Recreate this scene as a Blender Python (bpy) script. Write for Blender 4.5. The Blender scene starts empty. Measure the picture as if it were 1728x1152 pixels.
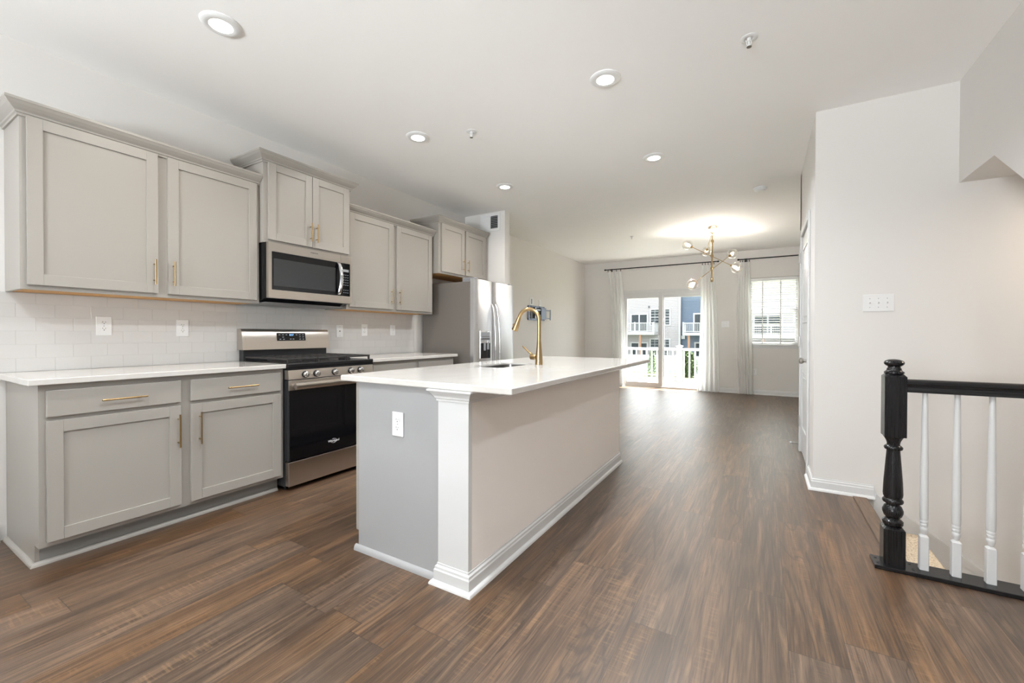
import bpy, bmesh, math, random
from mathutils import Vector, Matrix
random.seed(7)
PI = math.pi
SC = bpy.context.scene
COL = SC.collection

# ------------------------------------------------------------------ camera
cam_d = bpy.data.cameras.new('camera')
cam_d.sensor_width = 36.0
cam_d.lens = 714.03 / 1728 * 36
cam_d.shift_y = -5.797 / 1728
cam_d.clip_start = 0.05
cam_d.clip_end = 300
cam = bpy.data.objects.new('camera', cam_d)
COL.objects.link(cam)
cam.matrix_world = (Matrix.Translation((0, 0, 1.1284)) @ Matrix.Rotation(0.5363, 4, 'Z')
                    @ Matrix.Rotation(PI / 2 - 0.0083, 4, 'X') @ Matrix.Rotation(0.0024, 4, 'Z'))
SC.camera = cam

# ------------------------------------------------------------------ exposure
SC.view_settings.view_transform = 'Standard'
SC.view_settings.look = 'None'
SC.view_settings.gamma = 1.0
SC.view_settings.use_curve_mapping = False
SC.view_settings.exposure = 0.27
SC.cycles.max_bounces = 14
SC.cycles.diffuse_bounces = 8
SC.cycles.glossy_bounces = 6
SC.cycles.transparent_max_bounces = 24

# ------------------------------------------------------------------ sky
world = bpy.data.worlds.new('sky')
SC.world = world
world.use_nodes = True
wn = world.node_tree
wn.nodes.clear()
w_out = wn.nodes.new('ShaderNodeOutputWorld')
w_bg = wn.nodes.new('ShaderNodeBackground')
w_bg.inputs['Color'].default_value = (0.93, 0.965, 1.0, 1)
w_bg.inputs['Strength'].default_value = 6.3
wn.links.new(w_bg.outputs[0], w_out.inputs[0])

LAMP_COL = (0.90, 0.95, 1.0)
CAN_LEFT, CAN_RIGHT, CAN_BACK = 10.0, 21.0, 12.0
REAR_FILL_W = 350
BULB_W = 40.0
REAR_FILL_COL = (0.88, 0.95, 1.0)

def area(name, loc, rot, sx, sy, power, color=(1, 1, 1), shape='RECTANGLE', parent=None, spread=None):
    d = bpy.data.lights.new(name, 'AREA')
    d.shape = shape
    d.size = sx
    d.size_y = sy
    d.energy = power
    d.color = color
    if spread: d.spread = spread
    o = bpy.data.objects.new(name, d)
    COL.objects.link(o)
    o.location = loc
    o.rotation_euler = rot
    if parent: o.parent = parent
    return o

# sun standing high beyond the houses: lights the deck and lawn, the house fronts stay in shade
sun_d = bpy.data.lights.new('sun', 'SUN')
sun_d.energy = 62.0
sun_d.angle = 0.02
sun_d.color = (1.0, 0.98, 0.95)
sun = bpy.data.objects.new('sun', sun_d)
COL.objects.link(sun)
sun.rotation_euler = (math.radians(-14), math.radians(8), 0)

# added fill light behind the camera, tilted up to brighten the ceiling
area('rear_fill_light', (-1.3, -3.55, 1.15), (PI / 2 + 0.85, 0, 0), 1.3, 1.3, REAR_FILL_W, REAR_FILL_COL, spread=2.3)
# sky portals in the patio door and the dining window
for (x0, x1, z0, z1) in ((-2.72, -0.89, 0.05, 2.0), (-0.22, 0.52, 0.97, 2.2)):
    p = area('sky_portal', ((x0 + x1) / 2, 9.46, (z0 + z1) / 2), (-PI / 2, 0, 0), x1 - x0, z1 - z0, 1.0)
    p.data.cycles.is_portal = True

# ------------------------------------------------------------------ materials
def s2l(c):
    c = c / 255.0
    return c / 12.92 if c <= 0.04045 else ((c + 0.055) / 1.055) ** 2.4
def rgb(r, g, b): return (s2l(r), s2l(g), s2l(b), 1)

class G:
    """small node graph helper"""
    def __init__(self, name):
        self.m = bpy.data.materials.new(name)
        self.m.use_nodes = True
        self.t = self.m.node_tree
        self.t.nodes.clear()
        self.out = self.t.nodes.new('ShaderNodeOutputMaterial')
    def n(self, typ, ins=None, **kw):
        nd = self.t.nodes.new(typ)
        for k, v in kw.items(): setattr(nd, k, v)
        for k, v in (ins or {}).items(): self.put(nd.inputs[k], v)
        return nd
    def put(self, sock, v):
        if isinstance(v, bpy.types.NodeSocket): self.t.links.new(v, sock)
        else: sock.default_value = v
    def math(self, op, a, b=None, c=None):
        nd = self.t.nodes.new('ShaderNodeMath'); nd.operation = op
        for i, v in enumerate((a, b, c)):
            if v is not None: self.put(nd.inputs[i], v)
        return nd.outputs[0]
    def mix(self, f, a, b, blend='MIX'):
        nd = self.t.nodes.new('ShaderNodeMix'); nd.data_type = 'RGBA'; nd.blend_type = blend
        self.put(nd.inputs[0], f); self.put(nd.inputs[6], a); self.put(nd.inputs[7], b)
        return nd.outputs[2]
    def ramp(self, f, stops):
        nd = self.t.nodes.new('ShaderNodeValToRGB')
        e = nd.color_ramp.elements
        while len(e) < len(stops): e.new(0.5)
        for el, (p, c) in zip(e, stops): el.position = p; el.color = c
        self.put(nd.inputs[0], f)
        return nd.outputs[0]
    def principled(self, **kw):
        nd = self.t.nodes.new('ShaderNodeBsdfPrincipled')
        for k, v in kw.items(): self.put(nd.inputs[k.replace('_', ' ')], v)
        self.t.links.new(nd.outputs[0], self.out.inputs[0])
        return nd
    def bump(self, h, strength=0.2, dist=0.01):
        nd = self.n('ShaderNodeBump', {'Height': h, 'Strength': strength, 'Distance': dist})
        return nd.outputs[0]
    def pos(self):
        return self.n('ShaderNodeNewGeometry').outputs['Position']
    def noise(self, vec, scale, detail=3, rough=0.55, dist=0.0):
        return self.n('ShaderNodeTexNoise', {'Vector': vec, 'Scale': scale, 'Detail': detail,
                                             'Roughness': rough, 'Distortion': dist})

def paint(name, col, rough=0.5, var=0.03, bump=0.03, bscale=220, spec=0.5, metal=0.0, vscale=3.0):
    g = G(name)
    tc = g.n('ShaderNodeTexCoord').outputs['Object']
    nz = g.noise(tc, vscale, 3)
    dark = tuple(c * (1 - var) for c in col[:3]) + (1,)
    lite = tuple(min(1, c * (1 + var)) for c in col[:3]) + (1,)
    c = g.mix(nz.outputs[0], dark, lite)
    fine = g.noise(tc, bscale, 2)
    g.principled(Base_Color=c, Roughness=rough, Metallic=metal, Specular_IOR_Level=spec,
                 Normal=g.bump(fine.outputs[0], bump, 0.002))
    return g.m

def steel(name, col, rough, axis, aniso=0.5):
    g = G(name)
    tc = g.n('ShaderNodeTexCoord').outputs['Object']
    sc = {'Y': (60, 1.2, 900), 'Z': (60, 900, 1.2)}[axis]
    mp = g.n('ShaderNodeMapping', {'Vector': tc, 'Scale': sc})
    nz = g.noise(mp.outputs[0], 1.0, 3)
    c = g.mix(nz.outputs[0], tuple(x * 0.9 for x in col[:3]) + (1,), col)
    r = g.math('MULTIPLY_ADD', nz.outputs[0], 0.10, rough - 0.05)
    tg = g.n('ShaderNodeTangent', direction_type='RADIAL', axis='Z')
    g.principled(Base_Color=c, Roughness=r, Metallic=1.0, Anisotropic=aniso, Tangent=tg.outputs[0], Normal=g.bump(nz.outputs[0], 0.03, 0.001))
    return g.m

M = {}
M['wall'] = paint('wall_paint', rgb(219, 216, 212), 0.75, 0.012, 0.06, 160)
M['ceiling'] = paint('ceiling_paint', rgb(246, 245, 243), 0.85, 0.01, 0.05, 140)
M['taupe'] = paint('island_back_paint', rgb(242, 236, 231), 0.75, 0.012, 0.06, 160)
M['trim'] = paint('trim_paint', rgb(209, 209, 208), 0.35, 0.008, 0.01)
M['cab'] = paint('cabinet_paint', rgb(154, 149, 142), 0.38, 0.015, 0.02, 300)
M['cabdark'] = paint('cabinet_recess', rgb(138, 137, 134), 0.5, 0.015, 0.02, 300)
M['islandpanel'] = paint('island_end_panel', rgb(158, 158, 158), 0.42, 0.012, 0.02, 300)
M['brass'] = steel('brushed_brass', rgb(172, 146, 106), 0.30, 'Z', 0.0)
M['steel'] = steel('brushed_steel', rgb(196, 188, 179), 0.30, 'Y', 0.75)
M['steelv'] = steel('fridge_steel', rgb(222, 222, 224), 0.30, 'Y', 0.3)
M['chrome'] = paint('polished_steel', (0.75, 0.75, 0.76, 1), 0.16, 0.02, 0.0, metal=1.0)
M['sinksteel'] = paint('sink_steel', (0.30, 0.29, 0.28, 1), 0.30, 0.05, 0.0, metal=1.0)
M['nickel'] = paint('satin_nickel', (0.5, 0.48, 0.45, 1), 0.28, 0.03, 0.0, metal=1.0)
M['blackglass'] = paint('black_glass', (0.004, 0.004, 0.005, 1), 0.06, 0.0, 0.0)
M['mwglass'] = paint('microwave_window', (0.030, 0.032, 0.033, 1), 0.10, 0.05, 0.0)
M['black'] = paint('black_enamel', (0.010, 0.010, 0.011, 1), 0.25, 0.05, 0.02)
M['iron'] = paint('cast_iron', (0.022, 0.020, 0.019, 1), 0.55, 0.1, 0.3, 400)
M['darkgrey'] = paint('dark_grey_panel', rgb(36, 37, 40), 0.4, 0.03, 0.02)
M['fridgeside'] = paint('fridge_side_grey', rgb(112, 106, 100), 0.45, 0.02, 0.10, 500)
M['white'] = paint('white_plastic', rgb(226, 226, 225), 0.32, 0.005, 0.0)
M['slot'] = paint('dark_slot', (0.02, 0.02, 0.02, 1), 0.5, 0.0, 0.0)
M['grey'] = paint('grey_plastic', rgb(140, 142, 146), 0.4, 0.03, 0.0)
M['plywood'] = paint('maple_underside', rgb(200, 150, 84), 0.5, 0.10, 0.03, 90, vscale=9)
M['blackpaint'] = None
M['mountmetal'] = paint('bracket_metal', rgb(52, 60, 76), 0.35, 0.4, 0.05, 60, metal=0.4, vscale=25)
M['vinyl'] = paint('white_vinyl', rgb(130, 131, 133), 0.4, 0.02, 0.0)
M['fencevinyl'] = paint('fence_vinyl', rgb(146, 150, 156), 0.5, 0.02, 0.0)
M['bark'] = paint('timber_post', rgb(112, 84, 66), 0.8, 0.12, 0.1)
M['extglass'] = paint('distant_window_glass', rgb(38, 44, 48), 0.35, 0.5, 0.0, vscale=1.3, spec=0.12)
M['decking'] = paint('grey_decking', rgb(140, 138, 132), 0.7, 0.06, 0.1, 40)
M['roof'] = paint('roof_shingle', rgb(96, 92, 90), 0.85, 0.12, 0.3, 30)
M['threadplate'] = paint('screw_head', (0.03, 0.03, 0.03, 1), 0.4, 0.1, 0.0, metal=0.7)

def m_newel(name, sc):
    g = G(name)
    tc = g.n('ShaderNodeTexCoord').outputs['Object']
    mp = g.n('ShaderNodeMapping', {'Vector': tc, 'Scale': sc})
    nz = g.noise(mp.outputs[0], 1.0, 4)
    c = g.ramp(nz.outputs[0], [(0.3, (0.005, 0.005, 0.006, 1)), (0.75, (0.020, 0.019, 0.019, 1))])
    g.principled(Base_Color=c, Roughness=0.24, Specular_IOR_Level=0.35, Normal=g.bump(nz.outputs[0], 0.10, 0.001))
    return g.m
M['blackpaint'] = m_newel('black_stained_oak', (240, 240, 5))
M['blackrail'] = m_newel('black_stained_oak_rail', (4, 260, 260))

def m_counter():
    g = G('white_quartz')
    p = g.pos()
    n1 = g.noise(p, 2.2, 5, 0.6, 1.2)
    n2 = g.noise(p, 260, 2)
    c = g.ramp(n1.outputs[0], [(0.35, rgb(197, 193, 187)), (0.55, rgb(200, 197, 192)), (0.7, rgb(194, 190, 184))])
    c = g.mix(g.ramp(n2.outputs[0], [(0.62, (0, 0, 0, 1)), (0.72, (0.35, 0.35, 0.35, 1))]), c, rgb(214, 208, 200))
    g.principled(Base_Color=c, Roughness=0.10, Specular_IOR_Level=0.55)
    return g.m
M['quartz'] = m_counter()

def m_floor():
    g = G('oak_plank_floor')
    p = g.pos()
    xyz = g.n('ShaderNodeSeparateXYZ', {0: p})
    X, Y = xyz.outputs[0], xyz.outputs[1]
    PW, PL = 0.178, 1.22
    u = g.math('DIVIDE', g.math('ADD', X, 20.03), PW)
    row = g.math('FLOOR', u)
    fu = g.math('FRACT', u)
    rr = g.n('ShaderNodeTexWhiteNoise', {'W': row}, noise_dimensions='1D').outputs[0]
    v = g.math('ADD', g.math('DIVIDE', g.math('ADD', Y, 20.0), PL), g.math('MULTIPLY', rr, 7.3))
    pid = g.math('FLOOR', v)
    fv = g.math('FRACT', v)
    idv = g.n('ShaderNodeCombineXYZ', {0: row, 1: pid, 2: 0.5}).outputs[0]
    wn_ = g.n('ShaderNodeTexWhiteNoise', {'Vector': idv}, noise_dimensions='3D')
    r1 = wn_.outputs[0]
    rs = g.n('ShaderNodeSeparateColor', {0: wn_.outputs[1]})
    r2, r3 = rs.outputs[1], rs.outputs[2]
    # grain coordinates: shifted per plank
    gx = g.math('ADD', X, g.math('MULTIPLY', r1, 37.0))
    gy = g.math('ADD', Y, g.math('MULTIPLY', r2, 53.0))
    gv = g.n('ShaderNodeCombineXYZ', {0: g.math('MULTIPLY', gx, 34.0), 1: g.math('MULTIPLY', gy, 1.5), 2: r3}).outputs[0]
    grain = g.noise(gv, 1.0, 6, 0.62, 0.6).outputs[0]
    gf = g.n('ShaderNodeCombineXYZ', {0: g.math('MULTIPLY', gx, 190.0), 1: g.math('MULTIPLY', gy, 5.0), 2: r3}).outputs[0]
    fine = g.noise(gf, 1.0, 3, 0.6).outputs[0]
    cv = g.n('ShaderNodeCombineXYZ', {0: g.math('MULTIPLY', gx, 7.0), 1: g.math('MULTIPLY', gy, 0.9), 2: r2}).outputs[0]
    cloud = g.noise(cv, 1.0, 3, 0.5, 0.8).outputs[0]
    base = g.ramp(grain, [(0.22, rgb(38, 24, 15)), (0.42, rgb(74, 51, 32)), (0.58, rgb(99, 72, 46)), (0.78, rgb(146, 112, 76))])
    warm = g.ramp(cloud, [(0.30, rgb(72, 55, 42)), (0.50, rgb(98, 70, 44)), (0.72, rgb(124, 86, 48))])
    c = g.mix(0.45, base, warm)
    c = g.mix(g.math('MULTIPLY', g.ramp(fine, [(0.42, (0, 0, 0, 1)), (0.62, (1, 1, 1, 1))]), 0.60), c, rgb(48, 34, 23))
    bright = g.math('MULTIPLY_ADD', r1, 0.46, 0.68)
    hs = g.n('ShaderNodeHueSaturation', {'Hue': 0.5, 'Saturation': g.math('MULTIPLY_ADD', r3, 0.30, 0.74), 'Value': bright, 'Color': c})
    c = hs.outputs[0]
    st = g.n('ShaderNodeCombineXYZ', {0: g.math('MULTIPLY', gx, 24.0), 1: g.math('MULTIPLY', gy, 1.3), 2: r1}).outputs[0]
    streak = g.noise(st, 1.0, 5, 0.62, 1.6).outputs[0]
    c = g.mix(g.math('MULTIPLY', g.ramp(streak, [(0.52, (0, 0, 0, 1)), (0.66, (1, 1, 1, 1))]), 0.66), c, rgb(40, 27, 18))
    c = g.mix(g.math('MULTIPLY', g.ramp(streak, [(0.32, (1, 1, 1, 1)), (0.46, (0, 0, 0, 1))]), 0.30), c, rgb(152, 122, 92))
    # knots
    kv = g.n('ShaderNodeCombineXYZ', {0: g.math('MULTIPLY', gx, 5.2), 1: g.math('MULTIPLY', gy, 1.25), 2: 0.0}).outputs[0]
    wob = g.noise(kv, 3.0, 3).outputs[1]
    kv2 = g.n('ShaderNodeMixRGB', {0: 0.18, 1: kv, 2: wob}).outputs[0]
    vor = g.n('ShaderNodeTexVoronoi', {'Vector': kv2, 'Scale': 1.0, 'Randomness': 1.0})
    kk = g.ramp(vor.outputs['Distance'], [(0.03, (1, 1, 1, 1)), (0.24, (0, 0, 0, 1))])
    pick = g.math('GREATER_THAN', g.n('ShaderNodeSeparateColor', {0: vor.outputs['Color']}).outputs[0], 0.35)
    c = g.mix(g.math('MULTIPLY', g.math('MULTIPLY', kk, pick), 0.85), c, rgb(38, 28, 22))
    cr = g.n('ShaderNodeCombineXYZ', {0: g.math('MULTIPLY', gx, 7.0), 1: g.math('MULTIPLY', gy, 0.7), 2: r2}).outputs[0]
    crk = g.noise(cr, 1.0, 3, 0.55, 0.8).outputs[0]
    ln = g.math('ABSOLUTE', g.math('SUBTRACT', crk, 0.56))
    lk = g.ramp(ln, [(0.004, (1, 1, 1, 1)), (0.016, (0, 0, 0, 1))])
    c = g.mix(g.math('MULTIPLY', g.math('MULTIPLY', lk, g.math('GREATER_THAN', r2, 0.6)), 0.6), c, rgb(38, 26, 18))
    # saw marks across some planks
    sv = g.n('ShaderNodeCombineXYZ', {0: g.math('MULTIPLY', X, 9.0), 1: g.math('MULTIPLY', Y, 95.0), 2: r3}).outputs[0]
    saw = g.noise(sv, 1.0, 2, 0.5).outputs[0]
    mk = g.ramp(cloud, [(0.56, (0, 0, 0, 1)), (0.66, (1, 1, 1, 1))])
    sm = g.math('MULTIPLY', g.ramp(saw, [(0.5, (0, 0, 0, 1)), (0.68, (1, 1, 1, 1))]), mk)
    c = g.mix(g.math('MULTIPLY', sm, 0.24), c, rgb(158, 124, 86))
    # seams
    ex = g.math('MINIMUM', fu, g.math('SUBTRACT', 1.0, fu))
    ey = g.math('MINIMUM', fv, g.math('SUBTRACT', 1.0, fv))
    seam = g.math('MAXIMUM', g.math('LESS_THAN', ex, 0.008), g.math('LESS_THAN', ey, 0.0013))
    c = g.mix(g.math('MULTIPLY', seam, 0.7), c, rgb(40, 30, 24))
    rough = g.math('MULTIPLY_ADD', grain, 0.14, 0.33)
    h = g.math('SUBTRACT', g.math('ADD', g.math('MULTIPLY', fine, 0.5), g.math('MULTIPLY', grain, 0.4)), seam)
    g.principled(Base_Color=c, Roughness=rough, Specular_IOR_Level=0.8, Specular_Tint=(1.0, 0.94, 0.87, 1), Coat_Weight=0.22, Coat_Roughness=0.44, Coat_IOR=1.6, Coat_Tint=(1.0, 0.97, 0.94, 1), Normal=g.bump(h, 0.2, 0.003))
    return g.m
M['floor'] = m_floor()

def m_tile():
    g = G('white_subway_tile')
    p = g.pos()
    xyz = g.n('ShaderNodeSeparateXYZ', {0: p})
    v = g.n('ShaderNodeCombineXYZ', {0: g.math('DIVIDE', g.math('SUBTRACT', xyz.outputs[1], 0.685 - 0.1524), 0.1524),
                                     1: g.math('DIVIDE', g.math('SUBTRACT', xyz.outputs[2], 0.914), 0.0762), 2: 0.0}).outputs[0]
    br = g.n('ShaderNodeTexBrick', {'Vector': v, 'Scale': 1.0, 'Mortar Size': 0.011, 'Mortar Smooth': 0.25,
                                    'Brick Width': 1.0, 'Row Height': 1.0,
                                    'Color1': rgb(203, 201, 198), 'Color2': rgb(200, 198, 195), 'Mortar': rgb(190, 188, 184)},
             offset=0.5, offset_frequency=2)
    h = g.math('SUBTRACT', 1.0, br.outputs['Fac'])
    g.principled(Base_Color=br.outputs['Color'], Roughness=0.14, Normal=g.bump(h, 0.5, 0.002))
    return g.m
M['tile'] = m_tile()

def m_carpet():
    g = G('beige_carpet')
    p = g.pos()
    n1 = g.noise(p, 130, 3)
    n2 = g.noise(p, 40, 3)
    c = g.ramp(n1.outputs[0], [(0.30, rgb(110, 88, 68)), (0.42, rgb(208, 188, 160)), (0.7, rgb(240, 226, 204))])
    c = g.mix(g.math('MULTIPLY', n2.outputs[0], 0.25), c, rgb(204, 180, 150))
    g.principled(Base_Color=c, Roughness=0.95, Normal=g.bump(n1.outputs[0], 0.8, 0.01))
    return g.m
M['carpet'] = m_carpet()

def m_sheer():
    g = G('sheer_white_fabric')
    tc = g.n('ShaderNodeTexCoord').outputs['Object']
    mp = g.n('ShaderNodeMapping', {'Vector': tc, 'Scale': (400, 400, 60)})
    nz = g.noise(mp.outputs[0], 1.0, 2)
    col = g.mix(nz.outputs[0], rgb(240, 240, 238), rgb(250, 250, 248))
    d = g.n('ShaderNodeBsdfDiffuse', {'Color': col, 'Roughness': 0.5})
    t = g.n('ShaderNodeBsdfTranslucent', {'Color': col})
    a = g.n('ShaderNodeMixShader', {0: 0.5, 1: d.outputs[0], 2: t.outputs[0]})
    tr = g.n('ShaderNodeBsdfTransparent', {'Color': (1, 1, 1, 1)})
    b = g.n('ShaderNodeMixShader', {0: 0.10, 1: a.outputs[0], 2: tr.outputs[0]})
    g.t.links.new(b.outputs[0], g.out.inputs[0])
    return g.m
M['sheer'] = m_sheer()

def m_glass(name, tint, refl=1.0, power=4.0):
    g = G(name)
    tr = g.n('ShaderNodeBsdfTransparent', {'Color': tint})
    gl = g.n('ShaderNodeBsdfGlossy', {'Color': (1, 1, 1, 1), 'Roughness': 0.01})
    lw = g.n('ShaderNodeLayerWeight', {'Blend': 0.5})
    f = g.math('MULTIPLY', g.math('MULTIPLY_ADD', g.math('POWER', lw.outputs['Facing'], power), 0.9, 0.035), refl)
    mx = g.n('ShaderNodeMixShader', {0: f, 1: tr.outputs[0], 2: gl.outputs[0]})
    g.t.links.new(mx.outputs[0], g.out.inputs[0])
    return g.m
M['glass'] = m_glass('window_glass', (0.97, 0.985, 0.98, 1), 0.7)
M['globe'] = m_glass('clear_globe_glass', (0.96, 0.95, 0.93, 1), 1.6, 2.2)

def emit(name, col, s):
    g = G(name)
    e = g.n('ShaderNodeEmission', {'Color': col, 'Strength': s})
    g.t.links.new(e.outputs[0], g.out.inputs[0])
    return g.m
M['lens'] = emit('lit_lens', (1, 0.97, 0.92, 1), 6.0)
M['bulb'] = emit('warm_bulb', (1, 0.78, 0.50, 1), 18.0)
M['led'] = emit('blue_display_digits', (0.25, 0.55, 1.0, 1), 1.6)
M['ledwhite'] = emit('display_icons', (0.75, 0.82, 0.9, 1), 0.55)
M['letter'] = paint('silver_lettering', (0.75, 0.75, 0.75, 1), 0.35, 0.0, 0.0)
M['darkletter'] = paint('dark_lettering', (0.10, 0.10, 0.10, 1), 0.4, 0.0, 0.0)

def m_siding(name, a, b):
    g = G(name)
    p = g.pos()
    z = g.n('ShaderNodeSeparateXYZ', {0: p}).outputs[2]
    f = g.math('FRACT', g.math('DIVIDE', g.math('ADD', z, 10.0), 0.165))
    c = g.ramp(f, [(0.0, b), (0.14, b), (0.2, a), (1.0, a)])
    nz = g.noise(p, 0.6, 3)
    c = g.mix(g.math('MULTIPLY', nz.outputs[0], 0.15), c, a)
    g.principled(Base_Color=c, Roughness=0.6, Normal=g.bump(f, 0.6, 0.02))
    return g.m
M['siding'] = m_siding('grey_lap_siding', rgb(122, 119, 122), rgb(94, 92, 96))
M['blue'] = m_siding('blue_lap_siding', rgb(58, 72, 90), rgb(42, 52, 68))

def m_grass():
    g = G('lawn_grass')
    p = g.pos()
    n1 = g.noise(p, 1.4, 5)
    c = g.ramp(n1.outputs[0], [(0.3, rgb(46, 56, 30)), (0.6, rgb(84, 88, 50)), (0.75, rgb(102, 96, 66))])
    g.principled(Base_Color=c, Roughness=0.9, Normal=g.bump(n1.outputs[0], 0.6, 0.05))
    return g.m
M['grass'] = m_grass()
M['leaf'] = paint('shrub_leaves', rgb(72, 92, 46), 0.6, 0.45, 0.0, vscale=6)
M['leaf2'] = paint('sapling_leaves', rgb(96, 116, 72), 0.6, 0.4, 0.0, vscale=6)

# ------------------------------------------------------------------ mesh helpers
def new(): return bmesh.new()
def box(bm, x0, x1, y0, y1, z0, z1, bevel=0.0, seg=2):
    vs = [bm.verts.new((x, y, z)) for x in (x0, x1) for y in (y0, y1) for z in (z0, z1)]
    idx = ((0, 1, 3, 2), (4, 6, 7, 5), (0, 4, 5, 1), (2, 3, 7, 6), (0, 2, 6, 4), (1, 5, 7, 3))
    fs = [bm.faces.new([vs[i] for i in f]) for f in idx]
    if bevel > 0:
        es = {e for f in fs for e in f.edges}
        bmesh.ops.bevel(bm, geom=list(es), offset=bevel, segments=seg, affect='EDGES', profile=0.5)
    return vs
def frame_of(d):
    d = d.normalized()
    up = Vector((0, 0, 1)) if abs(d.z) < 0.9 else Vector((1, 0, 0))
    a = d.cross(up).normalized()
    return a, a.cross(d).normalized()
def tube(bm, pts, rad, seg=16, caps=True):
    pts = [Vector(p) for p in pts]
    if not isinstance(rad, (list, tuple)): rad = [rad] * len(pts)
    rings = []
    a = None
    for i, p in enumerate(pts):
        d = (pts[min(i + 1, len(pts) - 1)] - pts[max(i - 1, 0)])
        if d.length < 1e-9: d = Vector((0, 0, 1))
        d.normalize()
        if a is None: a, b = frame_of(d)
        else:
            a = (a - d * a.dot(d))
            a.normalize()
            b = a.cross(d).normalized()
        rings.append([bm.verts.new(p + (a * math.cos(2 * PI * k / seg) + b * math.sin(2 * PI * k / seg)) * rad[i]) for k in range(seg)])
    for r0, r1 in zip(rings, rings[1:]):
        for k in range(seg):
            bm.faces.new((r0[k], r0[(k + 1) % seg], r1[(k + 1) % seg], r1[k]))
    if caps:
        bm.faces.new(rings[0][::-1]); bm.faces.new(rings[-1])
def lathe(bm, prof, origin=(0, 0, 0), axis='Z', seg=32):
    o = Vector(origin)
    rings = []
    for r, h in prof:
        ring = []
        for k in range(seg):
            t = 2 * PI * k / seg
            c, s = r * math.cos(t), r * math.sin(t)
            v = {'Z': Vector((c, s, h)), 'X': Vector((h, c, s)), 'Y': Vector((s, h, c))}[axis]
            ring.append(bm.verts.new(o + v))
        rings.append(ring)
    for r0, r1 in zip(rings, rings[1:]):
        for k in range(seg):
            bm.faces.new((r0[k], r0[(k + 1) % seg], r1[(k + 1) % seg], r1[k]))
    if prof[0][0] > 1e-6: bm.faces.new(rings[0][::-1])
    if prof[-1][0] > 1e-6: bm.faces.new(rings[-1])
def prism(bm, poly, a0, a1, axis='Y'):
    """poly: 2D outline; axis X: (y,z), axis Y: (x,z), axis Z: (x,y)"""
    def P(u, v, w): return {'X': (w, u, v), 'Y': (u, w, v), 'Z': (u, v, w)}[axis]
    A = [bm.verts.new(P(u, v, a0)) for u, v in poly]
    B = [bm.verts.new(P(u, v, a1)) for u, v in poly]
    n = len(poly)
    for i in range(n):
        bm.faces.new((A[i], A[(i + 1) % n], B[(i + 1) % n], B[i]))
    bm.faces.new(A[::-1]); bm.faces.new(B)
def sweep(bm, path, prof, side=1):
    """sweep closed profile (out, z) along XY path with mitred corners; side=1: outward is right of travel"""
    P = [Vector((x, y)) for x, y in path]
    rings = []
    for i, p in enumerate(P):
        ds = []
        if i > 0: ds.append((P[i] - P[i - 1]).normalized())
        if i < len(P) - 1: ds.append((P[i + 1] - P[i]).normalized())
        ns = [Vector((d.y, -d.x)) * side for d in ds]
        n = sum(ns, Vector((0, 0)))
        n.normalize()
        n = n / max(0.2, n.dot(ns[0]))
        rings.append([bm.verts.new((p.x + n.x * o, p.y + n.y * o, z)) for o, z in prof])
    m = len(prof)
    for r0, r1 in zip(rings, rings[1:]):
        for k in range(m):
            bm.faces.new((r0[k], r0[(k + 1) % m], r1[(k + 1) % m], r1[k]))
    bm.faces.new(rings[0][::-1]); bm.faces.new(rings[-1])
def sphere(bm, c, r, seg=24, rings=14, sz=1.0):
    prof = [(max(0.0, r * math.sin(PI * i / rings)), -r * sz * math.cos(PI * i / rings)) for i in range(rings + 1)]
    prof[0] = (1e-5, prof[0][1]); prof[-1] = (1e-5, prof[-1][1])
    lathe(bm, prof, c, 'Z', seg)

def root_of(o):
    while o.parent: o = o.parent
    return o
def part(name, bm, mat, parent, smooth=None, label=None, kind=None):
    """link a mesh built in world coordinates as a child of a thing (unrotated while building)"""
    o = root_of(parent).location.copy()
    bmesh.ops.translate(bm, verts=bm.verts, vec=-o)
    return _link(name, bm, mat, parent, smooth, label, kind)
def _link(name, bm, mat, parent, smooth, label=None, kind=None):
    bmesh.ops.remove_doubles(bm, verts=bm.verts, dist=1e-6)
    bmesh.ops.recalc_face_normals(bm, faces=bm.faces)
    me = bpy.data.meshes.new(name)
    bm.to_mesh(me); bm.free()
    if isinstance(mat, str): mat = M[mat]
    me.materials.append(mat)
    ob = bpy.data.objects.new(name, me)
    COL.objects.link(ob)
    if parent: ob.parent = parent
    if smooth:
        for p in me.polygons: p.use_smooth = True
        if smooth is not True: me.set_sharp_from_angle(angle=math.radians(smooth))
    if label: ob['label'] = label
    if kind: ob['kind'] = kind
    return ob
def tag(o, label, cat, group=None):
    o['label'] = label; o['category'] = cat
    if group: o['group'] = group
    return o
def thing(name, loc, label, cat, group=None):
    o = bpy.data.objects.new(name, None)
    o.empty_display_size = 0.05
    COL.objects.link(o); o.location = loc
    return tag(o, label, cat, group)
def solo(name, bm, mat, org, label, cat, smooth=None, group=None):
    bmesh.ops.translate(bm, verts=bm.verts, vec=-Vector(org))
    o = _link(name, bm, mat, None, smooth)
    o.location = org
    return tag(o, label, cat, group)
def struct(name, bm, mat, parent=None, smooth=None):
    o = _link(name, bm, mat, parent, smooth)
    if not parent: o['kind'] = 'structure'
    return o
def kids(o): return [c for c in bpy.data.objects if c.parent == o]
def copy_thing(src, loc, rz, label, group=None):
    r = src.copy(); COL.objects.link(r)
    r.location = loc; r.rotation_euler = (0, 0, rz); r['label'] = label
    if group: r['group'] = group
    for ch in kids(src):
        c = ch.copy(); COL.objects.link(c); c.parent = r
        for gch in kids(ch):
            d = gch.copy(); COL.objects.link(d); d.parent = c
    return r
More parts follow.
